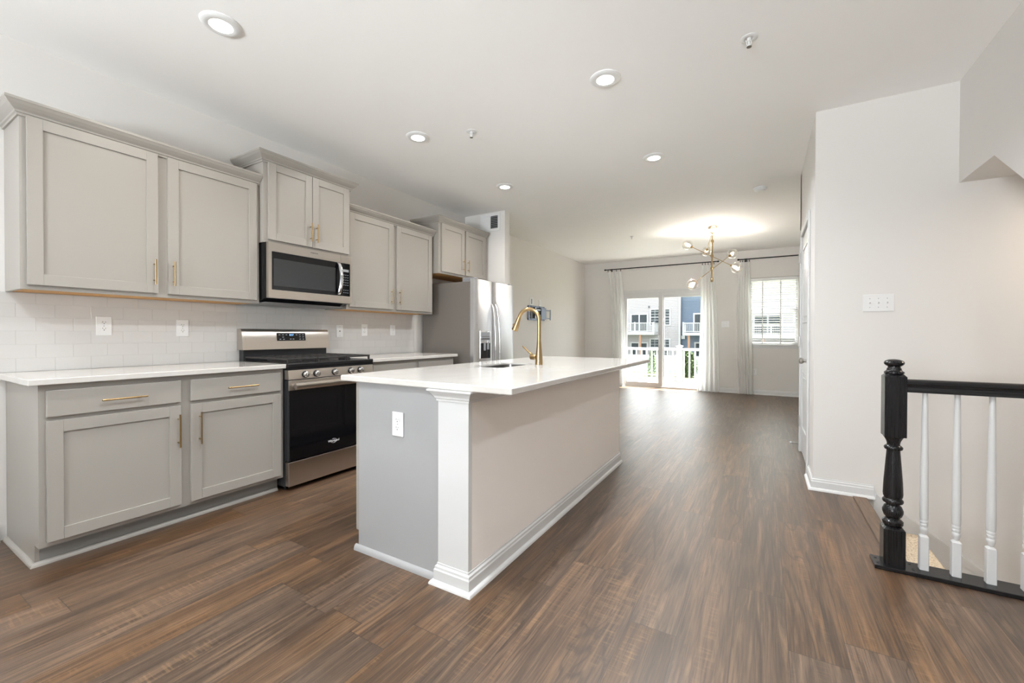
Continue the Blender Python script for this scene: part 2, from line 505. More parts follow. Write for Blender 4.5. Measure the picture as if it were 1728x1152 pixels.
def text_bm(s, size, extr=0.0004, bold=0.0):
    cu = bpy.data.curves.new('lettering', 'FONT')
    cu.body = s; cu.size = size; cu.extrude = extr; cu.align_x = 'CENTER'; cu.align_y = 'CENTER'; cu.offset = bold
    ob = bpy.data.objects.new('lettering', cu)
    COL.objects.link(ob)
    dg = bpy.context.evaluated_depsgraph_get()
    me = bpy.data.meshes.new_from_object(ob.evaluated_get(dg))
    bm = bmesh.new(); bm.from_mesh(me)
    bpy.data.objects.remove(ob); bpy.data.curves.remove(cu); bpy.data.meshes.remove(me)
    return bm
def text_on_x(s, size, x, y, z, bold=0.0):
    """lettering on a plane facing +X, reading along +Y"""
    bm = text_bm(s, size, 0.0005, bold)
    mt = Matrix(((0, 0, 1, x), (1, 0, 0, y), (0, 1, 0, z), (0, 0, 0, 1)))
    bmesh.ops.transform(bm, matrix=mt, verts=bm.verts)
    return bm

# ------------------------------------------------------------------ room shell
XL, YF, ZC = -3.563, 9.30, 2.752
XR, YW = 0.318, 3.79           # closet corner
Y_REAR, X_R = -3.0, 2.4
SX0, SY0 = 0.612, 2.76         # stair opening corner

bm = new()
box(bm, XL, SX0, Y_REAR, YF, -0.25, 0)
box(bm, SX0, X_R, Y_REAR, SY0, -0.25, 0)
box(bm, SX0, 1.6, YW + 0.02, YF, -0.25, 0)
struct('floor', bm, 'floor')
bm = new(); box(bm, XL - 0.15, 3.5, Y_REAR - 0.15, YF + 0.15, ZC, ZC + 0.15); struct('ceiling', bm, 'ceiling')
bm = new(); box(bm, XL - 0.15, XL, Y_REAR - 0.15, YF + 0.15, -0.25, ZC); struct('wall_left', bm, 'wall')
# short wing wall beyond the refrigerator
bm = new(); box(bm, XL, -2.915, 4.715, 4.835, 0, ZC); struct('wall_wing', bm, 'wall')
# far wall with the patio door and window openings
DX0, DX1, DZ1 = -2.72, -0.89, 2.035
WX0, WX1, WZ0, WZ1 = -0.235, 0.545, 0.95, 2.215
bm = new()
y0, y1 = YF, YF + 0.15
box(bm, XL, DX0, y0, y1, -0.25, ZC)
box(bm, DX0, DX1, y0, y1, DZ1, ZC)
box(bm, DX1, WX0, y0, y1, -0.25, ZC)
box(bm, WX0, WX1, y0, y1, -0.25, WZ0)
box(bm, WX0, WX1, y0, y1, WZ1, ZC)
box(bm, WX1, 1.75, y0, y1, -0.25, ZC)
box(bm, DX0, DX1, y0, y1, -0.25, 0.0)
struct('wall_far', bm, 'wall')
bm = new(); box(bm, 1.6, 1.75, YW + 1.44, YF, -0.25, ZC); struct('wall_dining_right', bm, 'wall')
# closet block and stairwell wall: one continuous wall plane facing the camera
bm = new()
box(bm, XR, 3.5, YW, YW + 0.12, -2.9, ZC)
box(bm, XR, XR + 0.12, YW + 0.12, 4.19, 0, ZC)
box(bm, XR, XR + 0.12, 4.96, 5.23, 0, ZC)
box(bm, XR, XR + 0.12, 4.19, 4.96, 2.075, ZC)
box(bm, XR, 1.75, 5.11, 5.23, 0, ZC)
struct('wall_closet', bm, 'wall')
bm = new(); box(bm, 3.4, 3.5, Y_REAR, YW, -2.9, ZC); struct('wall_stair_end', bm, 'wall')
bm = new(); box(bm, X_R, X_R + 0.1, Y_REAR, SY0, -0.25, ZC); box(bm, X_R, 3.4, SY0 - 0.1, SY0, -2.9, ZC); struct('wall_right', bm, 'wall')
# drywall face of the opening, below the railing
bm = new(); box(bm, SX0, 3.4, SY0 - 0.02, SY0, -2.9, -0.25); box(bm, SX0 - 0.02, SX0, SY0, YW, -2.9, -0.25); struct('wall_stair_lower', bm, 'wall')
# upper stair flight enclosed in drywall, seen from its side
bm = new()
prism(bm, [(YW, ZC), (YW, 2.105), (3.31, 2.105), (1.95, 1.115), (1.95, ZC)], 1.068, X_R, 'X')
struct('wall_upper_stair', bm, 'wall')
# rear wall, with a window opening added to let the fill light in
bm = new()
y0, y1 = Y_REAR - 0.15, Y_REAR
box(bm, XL, -1.95, y0, y1, -0.25, ZC); box(bm, -0.65, X_R, y0, y1, -0.25, ZC)
box(bm, -1.95, -0.65, y0, y1, -0.25, 0.95); box(bm, -1.95, -0.65, y0, y1, 2.25, ZC)
struct('wall_rear', bm, 'wall')

# ---- baseboards, shoe mouldings
BASE = [(0, 0), (0.014, 0), (0.014, 0.062), (0.011, 0.068), (0.010, 0.078), (0.004, 0.084), (0.003, 0.092), (0, 0.092)]
SHOE = [(0.0141, 0)] + [(0.0141 + 0.017 * math.cos(a), 0.019 * math.sin(a)) for a in [PI / 2 * k / 5 for k in range(6)]]
def baseboard(name, path, side, shoe=True):
    bm = new(); sweep(bm, path, BASE, side)
    b = struct(name, bm, 'trim', smooth=None)
    if shoe:
        bm = new(); sweep(bm, path, SHOE, side)
        struct('shoe_moulding', bm, 'trim', b, smooth=50)
    return b
baseboard('baseboard_closet', [(XR, 4.125), (XR, YW), (0.665, YW)], 1)
baseboard('baseboard_left', [(XL, 4.84), (XL, YF), (DX0 - 0.055, YF)], 1)
baseboard('baseboard_kitchen_left', [(XL, Y_REAR), (XL, 0.545)], 1)
baseboard('baseboard_far', [(DX1 + 0.055, YF), (1.6, YF)], 1)
# floor nosing at the top of the stairs
bm = new(); box(bm, 0.545, 0.622, SY0 + 0.01, YW - 0.016, 0.0005, 0.006, 0.002); box(bm, 0.6125, 0.622, SY0 + 0.01, YW - 0.016, -0.03, 0.003, 0.003)
struct('trim_nosing', bm, 'floor')
# carpeted stairs going down to the right
bm = new()
RISE, RUN = 0.187, 0.255
for k in range(9):
    x = SX0 + 0.003 + k * RUN
    z = -RISE * (k + 1)
    box(bm, x - 0.002, x + RUN + 0.026, SY0 + 0.002, YW - 0.021, z - 0.20, z, 0.014, 3)
st = struct('staircase', bm, 'carpet', smooth=40)
# skirt board along the wall
bm = new()
sl = -RISE / RUN
prism(bm, [(0.66, 0.0), (0.66, 0.092), (0.678, 0.030), (3.0, 0.030 + sl * 2.322), (3.0, -0.20 + sl * 2.322), (0.66, -0.20)], YW - 0.018, YW - 0.001, 'Y')
tr = struct('trim_stair_skirt', bm, 'trim')
bm = new()
d0 = 0.012
prism(bm, [(0.668, 0.042), (3.0, 0.042 + sl * 2.332), (3.0, 0.022 + sl * 2.332), (0.668, 0.022)], YW - 0.030, YW - 0.001, 'Y')
prism(bm, [(0.668, 0.0215), (3.0, 0.0215 + sl * 2.332), (3.0, -0.012 + sl * 2.332), (0.668, -0.012)], YW - 0.0245, YW - 0.0185, 'Y')
struct('skirt_cap', bm, 'trim', tr)

# ------------------------------------------------------------------ closet door
bm = new()
DY0, DY1, DZ = 4.195, 4.955, 2.07
box(bm, XR + 0.004, XR + 0.034, DY0, DY1, 0.012, DZ)
for (z0, z1) in ((0.25, 0.80), (1.24, 1.94)):
    ya, yb = DY0 + 0.12, DY1 - 0.12
    for (a, b, c, d) in ((ya, yb, z0, z0 + 0.022), (ya, yb, z1 - 0.022, z1), (ya, ya + 0.022, z0 + 0.022, z1 - 0.022), (yb - 0.022, yb, z0 + 0.022, z1 - 0.022)):
        box(bm, XR - 0.004, XR + 0.0039, a, b, c, d, 0.003)
    box(bm, XR - 0.001, XR + 0.0039, ya + 0.06, yb - 0.06, z0 + 0.06, z1 - 0.06, 0.002)
door = struct('door_1', bm, 'trim')
bm = new()
for (a, b, c, d) in ((4.13, 4.192, 0, 2.135), (4.958, 5.02, 0, 2.135), (4.192, 4.958, 2.075, 2.135)):
    box(bm, XR - 0.016, XR - 0.0005, a, b, c, d, 0.004)
struct('door_casing', bm, 'trim', door)
bm = new()
lathe(bm, [(0.031, 0), (0.031, -0.006), (0.012, -0.012), (0.011, -0.03), (0.020, -0.036), (0.027, -0.046), (0.026, -0.058), (0.016, -0.066), (1e-5, -0.068)], (XR + 0.003, DY0 + 0.07, 0.915), 'X', 24)
struct('door_knob', bm, 'nickel', door, smooth=40)
for z in (0.30, 1.07, 1.875):
    bm = new()
    lathe(bm, [(0.007, z - 0.05), (0.007, z + 0.05)], (XR - 0.022, 4.958, 0), 'Z', 12)
    box(bm, XR - 0.022, XR - 0.0165, 4.945, 4.972, z - 0.045, z + 0.045)
    struct('door_hinge', bm, 'nickel', door)
# spring door stop
t = thing('door_stop', (XR - 0.03, 5.09, 0.05), 'thin metal spring door stop sticking out at floor level past the white closet door', 'door stop')
bm = new(); tube(bm, [(XR - 0.0005, 5.09, 0.05), (XR - 0.07, 5.09, 0.052)], 0.0045, 10)
part('spring', bm, 'nickel', t, 40)
bm = new(); lathe(bm, [(0.012, 0), (0.012, -0.006), (0.006, -0.008)], (XR - 0.0005, 5.09, 0.05), 'X', 16); part('base', bm, 'nickel', t, 40)
bm = new(); lathe(bm, [(0.009, -0.07), (0.009, -0.083), (0.004, -0.085)], (XR, 5.09, 0.052), 'X', 16); part('rubber_tip', bm, 'white', t, 40, 'white rubber tip')

# ------------------------------------------------------------------ patio door (sliding)
bm = new()
for (a, b, c, d) in ((DX0, DX0 + 0.045, 0.0, DZ1), (DX1 - 0.045, DX1, 0.0, DZ1), (DX0 + 0.045, DX1 - 0.045, DZ1 - 0.055, DZ1), (DX0 + 0.045, DX1 - 0.045, 0.0, 0.035)):
    box(bm, a, b, YF + 0.005, YF + 0.115, c, d)
pd = struct('door_2', bm, 'trim')
bm = new()
for (a, b, c, d) in ((DX0 - 0.055, DX0, 0.0, DZ1 + 0.055), (DX1, DX1 + 0.055, 0.0, DZ1 + 0.055), (DX0, DX1, DZ1, DZ1 + 0.055)):
    box(bm, a, b, YF - 0.014, YF - 0.0005, c, d, 0.004)
struct('door_casing', bm, 'trim', pd)
def sash(x0, x1, yc, st, z0=0.035, z1=DZ1 - 0.055):
    bm = new()
    for (a, b, c, d) in ((x0, x0 + st, z0, z1), (x1 - st, x1, z0, z1), (x0 + st, x1 - st, z1 - 0.06, z1), (x0 + st, x1 - st, z0, z0 + 0.075)):
        box(bm, a, b, yc - 0.02, yc + 0.02, c, d, 0.003)
    s = struct('sliding_panel', bm, 'trim', pd)
    bm = new(); box(bm, x0 + st, x1 - st, yc - 0.004, yc + 0.004, z0 + 0.075, z1 - 0.06)
    struct('glass_pane', bm, 'glass', s)
    return s
s1 = sash(DX0 + 0.045, -1.835, YF + 0.035, 0.085)
s2 = sash(-1.90, DX1 - 0.045, YF + 0.085, 0.085)
bm = new(); box(bm, -1.905, -1.88, YF - 0.012, YF + 0.0148, 0.92, 1.12, 0.004); struct('pull_handle', bm, 'white', s1)

# ------------------------------------------------------------------ dining window
bm = new()
for (a, b, c, d) in ((WX0, WX0 + 0.04, WZ0, WZ1), (WX1 - 0.04, WX1, WZ0, WZ1), (WX0 + 0.04, WX1 - 0.04, WZ1 - 0.04, WZ1), (WX0 + 0.04, WX1 - 0.04, WZ0, WZ0 + 0.05), (WX0 + 0.04, WX1 - 0.04, 1.56, 1.62)):
    box(bm, a, b, YF + 0.085, YF + 0.14, c, d)
win = struct('window_1', bm, 'trim')
bm = new(); box(bm, WX0 + 0.04, WX1 - 0.04, YF + 0.105, YF + 0.111, WZ0 + 0.05, WZ1 - 0.04); struct('glass_pane', bm, 'glass', win)
bm = new(); box(bm, WX0 - 0.03, WX1 + 0.03, YF - 0.03, YF - 0.0005, WZ0 - 0.022, WZ0, 0.004); box(bm, WX0 + 0.001, WX1 - 0.001, YF, YF + 0.084, WZ0, WZ0 + 0.004)
box(bm, WX0 - 0.015, WX1 + 0.015, YF - 0.012, YF - 0.0005, WZ0 - 0.07, WZ0 - 0.022)
struct('window_sill', bm, 'trim', win)
# frame of the added rear window, unseen behind the camera
bm = new()
a, b = -1.95, -0.65
for (p, q, c, d) in ((a, a + 0.05, 0.95, 2.25), (b - 0.05, b, 0.95, 2.25), (a + 0.05, b - 0.05, 2.2, 2.25), (a + 0.05, b - 0.05, 0.95, 1.0), (a + 0.05, b - 0.05, 1.58, 1.63)):
    box(bm, p, q, Y_REAR - 0.10, Y_REAR - 0.05, c, d)
struct('added_rear_window', bm, 'trim')

# blind
t = thing('window_blind', (0.15, YF + 0.04, WZ0 + 0.01), 'white horizontal slatted blind let down over the dining window', 'blind')
bx0, bx1, by = WX0 + 0.012, WX1 - 0.012, YF + 0.042
bm = new(); box(bm, bx0, bx1, by - 0.032, by + 0.032, WZ1 - 0.062, WZ1 - 0.004, 0.004); part('head_rail', bm, 'white', t)
bm = new()
n = 27
for k in range(n):
    z = WZ0 + 0.045 + k * (WZ1 - 0.085 - WZ0 - 0.045) / (n - 1)
    vs = box(bm, bx0, bx1, by - 0.024, by + 0.024, z - 0.0012, z + 0.0012)
    bmesh.ops.rotate(bm, verts=vs, cent=(0, by, z), matrix=Matrix.Rotation(math.radians(-9), 3, 'X'))
part('slats', bm, 'white', t)
bm = new(); box(bm, bx0, bx1, by - 0.022, by + 0.022, WZ0 + 0.008, WZ0 + 0.026, 0.004); part('bottom_rail', bm, 'white', t)
for x in (-0.02, 0.27):
    bm = new()
    for yy in (by - 0.029, by + 0.029):
        box(bm, x - 0.008, x + 0.008, yy - 0.0006, yy + 0.0006, WZ0 + 0.01, WZ1 - 0.062)
    part('ladder_tape', bm, 'white', t)

# ------------------------------------------------------------------ curtain rods and curtains
def rod(x0, x1, brk, label, fin=(True, True)):
    t = thing('curtain_rod', ((x0 + x1) / 2, 9.21, 2.573), label, 'curtain rod', 'black curtain rods on the far wall')
    bm = new(); lathe(bm, [(0.011, x0), (0.011, x1)], (0, 9.21, 2.573), 'X', 16); part('pole', bm, 'blackpaint', t, 40)
    for x, s, f in ((x0, -1, fin[0]), (x1, 1, fin[1])):
        bm = new(); lathe(bm, [(0.016, x), (0.018, x + s * 0.012), (0.016, x + s * 0.03), (0.008, x + s * 0.034)], (0, 9.21, 2.573), 'X', 16); part('finial', bm, 'blackpaint', t, 40)
    for x in brk:
        bm = new(); box(bm, x - 0.007, x + 0.007, 9.215, YF - 0.0005, 2.553, 2.565); box(bm, x - 0.012, x + 0.012, YF - 0.006, YF - 0.0005, 2.53, 2.60)
        box(bm, x - 0.007, x + 0.007, 9.203, 9.217, 2.553, 2.5625)
        part('bracket', bm, 'blackpaint', t)
rod(-3.04, -0.79, (-2.93, -0.90), 'long black curtain rod above the sliding patio door')
rod(-0.41, 1.2, (-0.30, 1.1), 'black curtain rod above the window with the white blind')
def curtain(top, bot, mid, rings, label, puddle=0.0, folds=5, seed=0):
    rnd = random.Random(seed)
    t = thing('curtain', ((bot[0] + bot[1]) / 2, 9.21, 0.004), label, 'curtain', 'sheer white curtains')
    bm = new()
    NU, NV = 90, 40
    grid = []
    ph = rnd.random() * 6
    for j in range(NV + 1):
        f = j / NV
        z = 0.006 + f * 2.512
        # left/right edge by quadratic through bot, mid, top
        def ed(i):
            a, b, c = bot[i], mid[i], top[i]
            return a * (1 - f) * (1 - 2 * f) + 4 * b * f * (1 - f) + c * f * (2 * f - 1)
        l, r = ed(0), ed(1)
        row = []
        amp = 0.028 + 0.012 * (1 - f)
        for i in range(NU + 1):
            q = i / NU
            w = math.sin(q * folds * 2 * PI + ph + 0.5 * math.sin(f * 3 + ph)) + 0.35 * math.sin(q * folds * 4.7 * PI + 2 * ph + f)
            x = l + (r - l) * q + 0.008 * math.cos(q * folds * 2 * PI + ph)
            y = 9.21 + amp * w * 0.8
            zz = z
            if f > 0.985: zz -= 0.010 * (0.5 + 0.5 * math.cos(q * (rings - 1) * 2 * PI)) * 0
            if puddle and f < 0.03:
                y -= puddle * (1 - f / 0.03) * (0.4 + 0.6 * rnd.random())
            row.append(bm.verts.new((x, y, zz)))
        grid.append(row)
    for a, b in zip(grid, grid[1:]):
        for i in range(NU):
            bm.faces.new((a[i], a[i + 1], b[i + 1], b[i]))
    part('fabric', bm, 'sheer', t, True)
    for k in range(rings):
        x = top[0] + 0.012 + (top[1] - top[0] - 0.024) * k / max(1, rings - 1)
        bm = new()
        pts = [(x, 9.21 + 0.017 * math.cos(a), 2.566 + 0.017 * math.sin(a)) for a in [2 * PI * i / 16 for i in range(17)]]
        tube(bm, pts, 0.0025, 6, False)
        box(bm, x - 0.006, x + 0.006, 9.203, 9.217, 2.522, 2.549, 0.001)
        part('ring_clip', bm, 'blackpaint', t)
    return t
curtain((-3.0, -2.69), (-2.90, -2.59), (-2.90, -2.60), 4, 'sheer white curtain hanging at the left side of the patio door', 0.06, 4, 3)
curtain((-1.07, -0.835), (-1.133, -0.726), (-1.09, -0.765), 5, 'sheer white curtain right of the patio door, left of the double wall switch', 0, 5, 5)
curtain((-0.404, -0.226), (-0.408, -0.161), (-0.45, -0.18), 5, 'sheer white curtain hanging at the left side of the blind-covered window', 0, 5, 9)

# ------------------------------------------------------------------ cabinets
def shaker(bm, xf, y0, y1, z0, z1, s=1, st=0.057, t=0.019, rec=0.009):
    """door slab whose front lies at x=xf facing s*X"""
    def bx(a, b, c, d, f, bk, bv):
        xa, xb = xf - s * f, xf - s * bk
        box(bm, min(xa, xb), max(xa, xb), a, b, c, d, bv)
    bx(y0 + st - 0.003, y1 - st + 0.003, z0 + st - 0.003, z1 - st + 0.003, rec, t - 0.001, 0)
    bx(y0, y0 + st, z0, z1, 0, t, 0.0012)
    bx(y1 - st, y1, z0, z1, 0, t, 0.0012)
    bx(y0 + st, y1 - st, z0, z0 + st, 0, t, 0.0012)
    bx(y0 + st, y1 - st, z1 - st, z1, 0, t, 0.0012)
def slab(bm, xf, y0, y1, z0, z1, s=1, t=0.019):
    xa, xb = xf, xf - s * t
    box(bm, min(xa, xb), max(xa, xb), y0, y1, z0, z1, 0.003)
def pull(parent, xf, yc, zc, L, vertical, s=1):
    bm = new()
    x = xf + s * 0.030
    h = L / 2
    for q in (-h + 0.028, h - 0.028):
        c = (yc, zc + q) if vertical else (yc + q, zc)
        tube(bm, [(xf + s * 0.0003, c[0], c[1]), (x, c[0], c[1])], 0.0035, 10)
    if vertical: tube(bm, [(x, yc, zc - h), (x, yc, zc + h)], 0.0048, 14)
    else: tube(bm, [(x, yc - h, zc), (x, yc + h, zc)], 0.0048, 14)
    return part('handle', bm, 'brass', parent, 40, 'brushed brass bar handle')

CROWN = [(0, 0), (0.008, 0), (0.010, 0.010), (0.016, 0.014), (0.018, 0.022), (0.030, 0.032), (0.044, 0.046), (0.052, 0.058), (0.056, 0.062), (0.056, 0.074), (0, 0.074)]
def wall_cabinet(label, y0, y1, z0, z1, xface, doors, crown_path, pulls, pl=0.15, pz=None, ez=0.0):
    t = thing('wall_cabinet', (XL + 0.1, (y0 + y1) / 2, z0), label, 'kitchen cabinet', 'grey wall cabinets')
    xb = XL + 0.001
    FT = 0.018
    bm = new()
    box(bm, xb, xface - FT, y0, y0 + 0.016, z0, z1)
    box(bm, xb, xface - FT, y1 - 0.016, y1, z0, z1)
    box(bm, xb, xface - FT, y0 + 0.016, y1 - 0.016, z1 - 0.016, z1)
    box(bm, xb, xb + 0.006, y0 + 0.016, y1 - 0.016, z0 + 0.03, z1 - 0.016)
    part('carcass', bm, 'cab', t)
    bm = new()
    box(bm, xb, xface - FT - 0.0005, y0 + 0.0165, y1 - 0.0165, z0 + 0.002, z0 + 0.014)
    part('underside_panel', bm, 'plywood', t, label='bare golden wood underside')
    bm = new()
    fy = [(y0, doors[0][0] + 0.012)] + [(doors[i][1] - 0.012, doors[i + 1][0] + 0.012) for i in range(len(doors) - 1)] + [(doors[-1][1] - 0.012, y1)]
    for a, b in fy:
        if b - a > 0.003: box(bm, xface - FT + 0.0003, xface, a, b, z0, z1)
    dz0, dz1 = z0 + 0.024, z1 - ez - 0.004
    box(bm, xface - FT + 0.0006, xface - 0.0003, y0 + 0.004, y1 - 0.004, z0, z0 + 0.038)
    box(bm, xface - FT + 0.0006, xface - 0.0003, y0 + 0.004, y1 - 0.004, z1 - 0.04, z1)
    part('face_frame', bm, 'cab', t)
    xf = xface + 0.0195
    for (a, b), py in zip(doors, pulls):
        bm = new(); shaker(bm, xf, a, b, dz0, dz1)
        d = part('door', bm, 'cab', t)
        pull(d, xf, py, dz0 + (pz or 0.045) + pl / 2, pl, True)
    bm = new(); sweep(bm, crown_path, [(o, z1 - 0.012 + h) for o, h in CROWN], 1)
    part('crown_moulding', bm, 'cab', t)
    return t
# travel direction: from wall out along left end, then along the front (+Y): right of travel = outward
XU = -3.256
wall_cabinet('widest two-door grey wall cabinet, leftmost, above the long left worktop', 0.573, 1.761, 1.356, 2.247, XU,
             [(0.596, 1.141), (1.192, 1.740)], [(XL + 0.002, 0.573), (XU, 0.573), (XU, 1.761)], [1.118, 1.217], 0.155, 0.05)
wall_cabinet('tall-set narrow two-door grey wall cabinet directly above the microwave', 1.765, 2.53, 1.815, 2.422, -3.206,
             [(1.798, 2.153), (2.157, 2.512)], [(XL + 0.002, 1.765), (-3.206, 1.765), (-3.206, 2.53), (-3.21, 2.53)], [2.132, 2.186], 0.15, 0.04)
wall_cabinet('two-door grey wall cabinet between the microwave and the refrigerator', 2.534, 3.692, 1.356, 2.247, XU,
             [(2.556, 3.085), (3.137, 3.668)], [(XU - 0.001, 2.534), (XU, 2.534), (XU, 3.692), (XL + 0.3, 3.692)], [3.055, 3.166], 0.155, 0.05)
wall_cabinet('short two-door grey wall cabinet above the refrigerator', 3.705, 4.66, 1.826, 2.405, -3.174,
             [(3.745, 4.17), (4.195, 4.62)], [(XL + 0.002, 3.705), (-3.174, 3.705), (-3.174, 4.66)], [4.135, 4.228], 0.15, 0.04)

XB = -2.951
def base_cabinet(label, y0, y1, units, left_panel, shoe_path):
    t = thing('base_cabinet', (-3.25, (y0 + y1) / 2, 0), label, 'kitchen cabinet', 'grey base cabinets')
    xb = XL + 0.002
    bm = new()
    zt = 0.8825
    if left_panel:
        prism(bm, [(xb, 0), (XB - 0.072, 0), (XB - 0.072, 0.103), (XB - 0.0185, 0.103), (XB - 0.0185, zt), (xb, zt)], y0, y0 + 0.016, 'Y')
    else:
        box(bm, xb, XB - 0.0185, y0, y0 + 0.016, 0.103, zt)
    box(bm, xb, XB - 0.0185, y1 - 0.016, y1, 0.103, zt)
    box(bm, xb, XB - 0.0185, y0 + 0.016, y1 - 0.016, 0.103, 0.119)
    box(bm, xb, xb + 0.006, y0 + 0.016, y1 - 0.016, 0.119, zt)
    part('carcass', bm, 'cab', t)
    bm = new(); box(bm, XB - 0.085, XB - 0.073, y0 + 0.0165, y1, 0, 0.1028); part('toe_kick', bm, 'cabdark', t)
    bm = new()
    ys = [u[0] for u in units] + [u[1] for u in units]
    ys.sort()
    edges = [(y0, ys[0] + 0.012)] + [(ys[i] - 0.012, ys[i + 1] + 0.012) for i in range(1, len(ys) - 1, 2)] + [(ys[-1] - 0.012, y1)]
    for a, b in edges: box(bm, XB - 0.018, XB, a, b, 0.103, zt)
    for (a, b) in ((0.103, 0.14), (0.698, 0.735), (0.845, zt)):
        box(bm, XB - 0.0177, XB - 0.0003, y0 + 0.004, y1 - 0.004, a, b)
    part('face_frame', bm, 'cab', t)
    xf = XB + 0.0195
    for (a, b, pside) in units:
        bm = new(); slab(bm, xf, a, b, 0.727, 0.855)
        d = part('drawer', bm, 'cab', t)
        pull(d, xf, (a + b) / 2 + 0.012, 0.787, 0.187, False)
        bm = new(); shaker(bm, xf, a, b, 0.127, 0.707)
        d = part('door', bm, 'cab', t)
        pull(d, xf, (b - 0.017) if pside > 0 else (a + 0.042), 0.563, 0.192, True)
    bm = new()
    q = [(o - 0.014, z) for o, z in SHOE]
    q = [(o, z * 1.1) for o, z in q]
    sweep(bm, shoe_path, q, 1)
    part('shoe_moulding', bm, 'cab', t, 50)
    return t
base_cabinet('long grey base cabinet with two drawers over two doors, left of the gas range', 0.573, 1.761,
             [(0.597, 1.140, 1), (1.189, 1.737, -1)], True, [(XL + 0.02, 0.5725), (XB - 0.0715, 0.5725), (XB - 0.0715, 1.755)])
base_cabinet('grey base cabinet between the gas range and the refrigerator, half hidden by the island', 2.536, 3.692,
             [(2.558, 3.085, 1), (3.137, 3.668, -1)], False, [(XB - 0.0715, 2.54), (XB - 0.0715, 3.69)])

def worktop(bm, x0, x1, y0, y1, z0, z1):
    box(bm, x0, x1, y0, y1, z0, z1, 0.004, 3)
bm = new(); worktop(bm, XL + 0.010, -2.910, 0.534, 1.763, 0.884, 0.914)
solo('worktop', bm, 'quartz', (-3.24, 1.15, 0.884), 'white quartz worktop on the long cabinet left of the range', 'worktop')
bm = new(); worktop(bm, XL + 0.010, -2.910, 2.534, 3.722, 0.884, 0.914)
solo('worktop', bm, 'quartz', (-3.24, 3.13, 0.884), 'white quartz worktop between the range and the refrigerator', 'worktop')
bm = new(); box(bm, XL + 0.0005, XL + 0.009, 0.545, 3.715, 0.9145, 1.3555); struct('wall_backsplash', bm, 'tile')

# ------------------------------------------------------------------ gas range
RY0, RY1 = 1.768, 2.529
RF = -2.900
t = thing('gas_range', (-3.2, (RY0 + RY1) / 2, 0), 'stainless steel gas range with black oven glass and five knobs', 'stove')
bm = new(); box(bm, -3.545, -2.945, RY0, RY1, 0.03, 0.885, 0.003); part('body', bm, 'darkgrey', t)
for (x, y) in ((-2.99, 1.80), (-2.99, 2.50), (-3.5, 1.80), (-3.5, 2.50)):
    bm = new(); lathe(bm, [(0.018, 0), (0.018, 0.008), (0.010, 0.010), (0.010, 0.0295)], (x, y, 0), 'Z', 16); part('foot', bm, 'black', t, 40)
bm = new(); box(bm, -2.944, RF, RY0 + 0.004, RY1 - 0.004, 0.035, 0.210, 0.005); part('storage_drawer', bm, 'steel', t)
# oven door
bm = new(); box(bm, -2.944, RF - 0.003, RY0 + 0.002, RY1 - 0.002, 0.216, 0.796, 0.004)
od = part('oven_door', bm, 'darkgrey', t)
bm = new(); box(bm, RF - 0.0028, RF, RY0 + 0.014, RY1 - 0.014, 0.218, 0.722, 0.001); part('oven_glass', bm, 'blackglass', od)
bm = new(); box(bm, RF - 0.0028, RF + 0.003, RY0 + 0.004, RY1 - 0.004, 0.7235, 0.795, 0.002); part('door_band', bm, 'steel', od)
bm = new()
prism(bm, [(RF + 0.028, 0.734), (RF + 0.040, 0.730), (RF + 0.052, 0.738), (RF + 0.055, 0.758), (RF + 0.048, 0.778), (RF + 0.034, 0.780), (RF + 0.028, 0.776)], RY0 + 0.032, RY1 - 0.032, 'Y')
for y in (RY0 + 0.05, RY1 - 0.05): box(bm, RF + 0.0032, RF + 0.034, y - 0.012, y + 0.012, 0.742, 0.772, 0.002)
part('door_handle', bm, 'steel', od, 50)
bm = text_on_x('Whirlpool', 0.024, RF + 0.0006, 2.139, 0.293, 0.0002)
pts = [(RF + 0.0008, 2.139 + 0.026 * math.cos(a), 0.293 + 0.016 * math.sin(a)) for a in [math.radians(200) + i * math.radians(280) / 24 for i in range(25)]]
tube(bm, pts, 0.0011, 6)
part('logo', bm, 'letter', od)
# control panel, slightly raked
bm = new()
prism(bm, [(-2.95, 0.802), (RF + 0.004, 0.802), (RF - 0.004, 0.868), (-2.95, 0.868)], RY0 + 0.003, RY1 - 0.003, 'Y')
cp = part('control_panel', bm, 'steel', t)
for y in (1.899, 1.990, 2.147, 2.297, 2.392):
    bm = new()
    lathe(bm, [(0.026, 0), (0.026, 0.004), (0.021, 0.007)], (RF + 0.0008, y, 0.832), 'X', 28)
    k = part('knob', bm, 'black', t, 40)
    bm = new()
    lathe(bm, [(0.0205, 0.0075), (0.020, 0.024), (0.016, 0.028), (1e-5, 0.029)], (RF + 0.0008, y, 0.832), 'X', 28)
    box(bm, RF + 0.026, RF + 0.036, y - 0.0055, y + 0.0055, 0.815, 0.849, 0.002)
    part('grip', bm, 'chrome', k, 40)
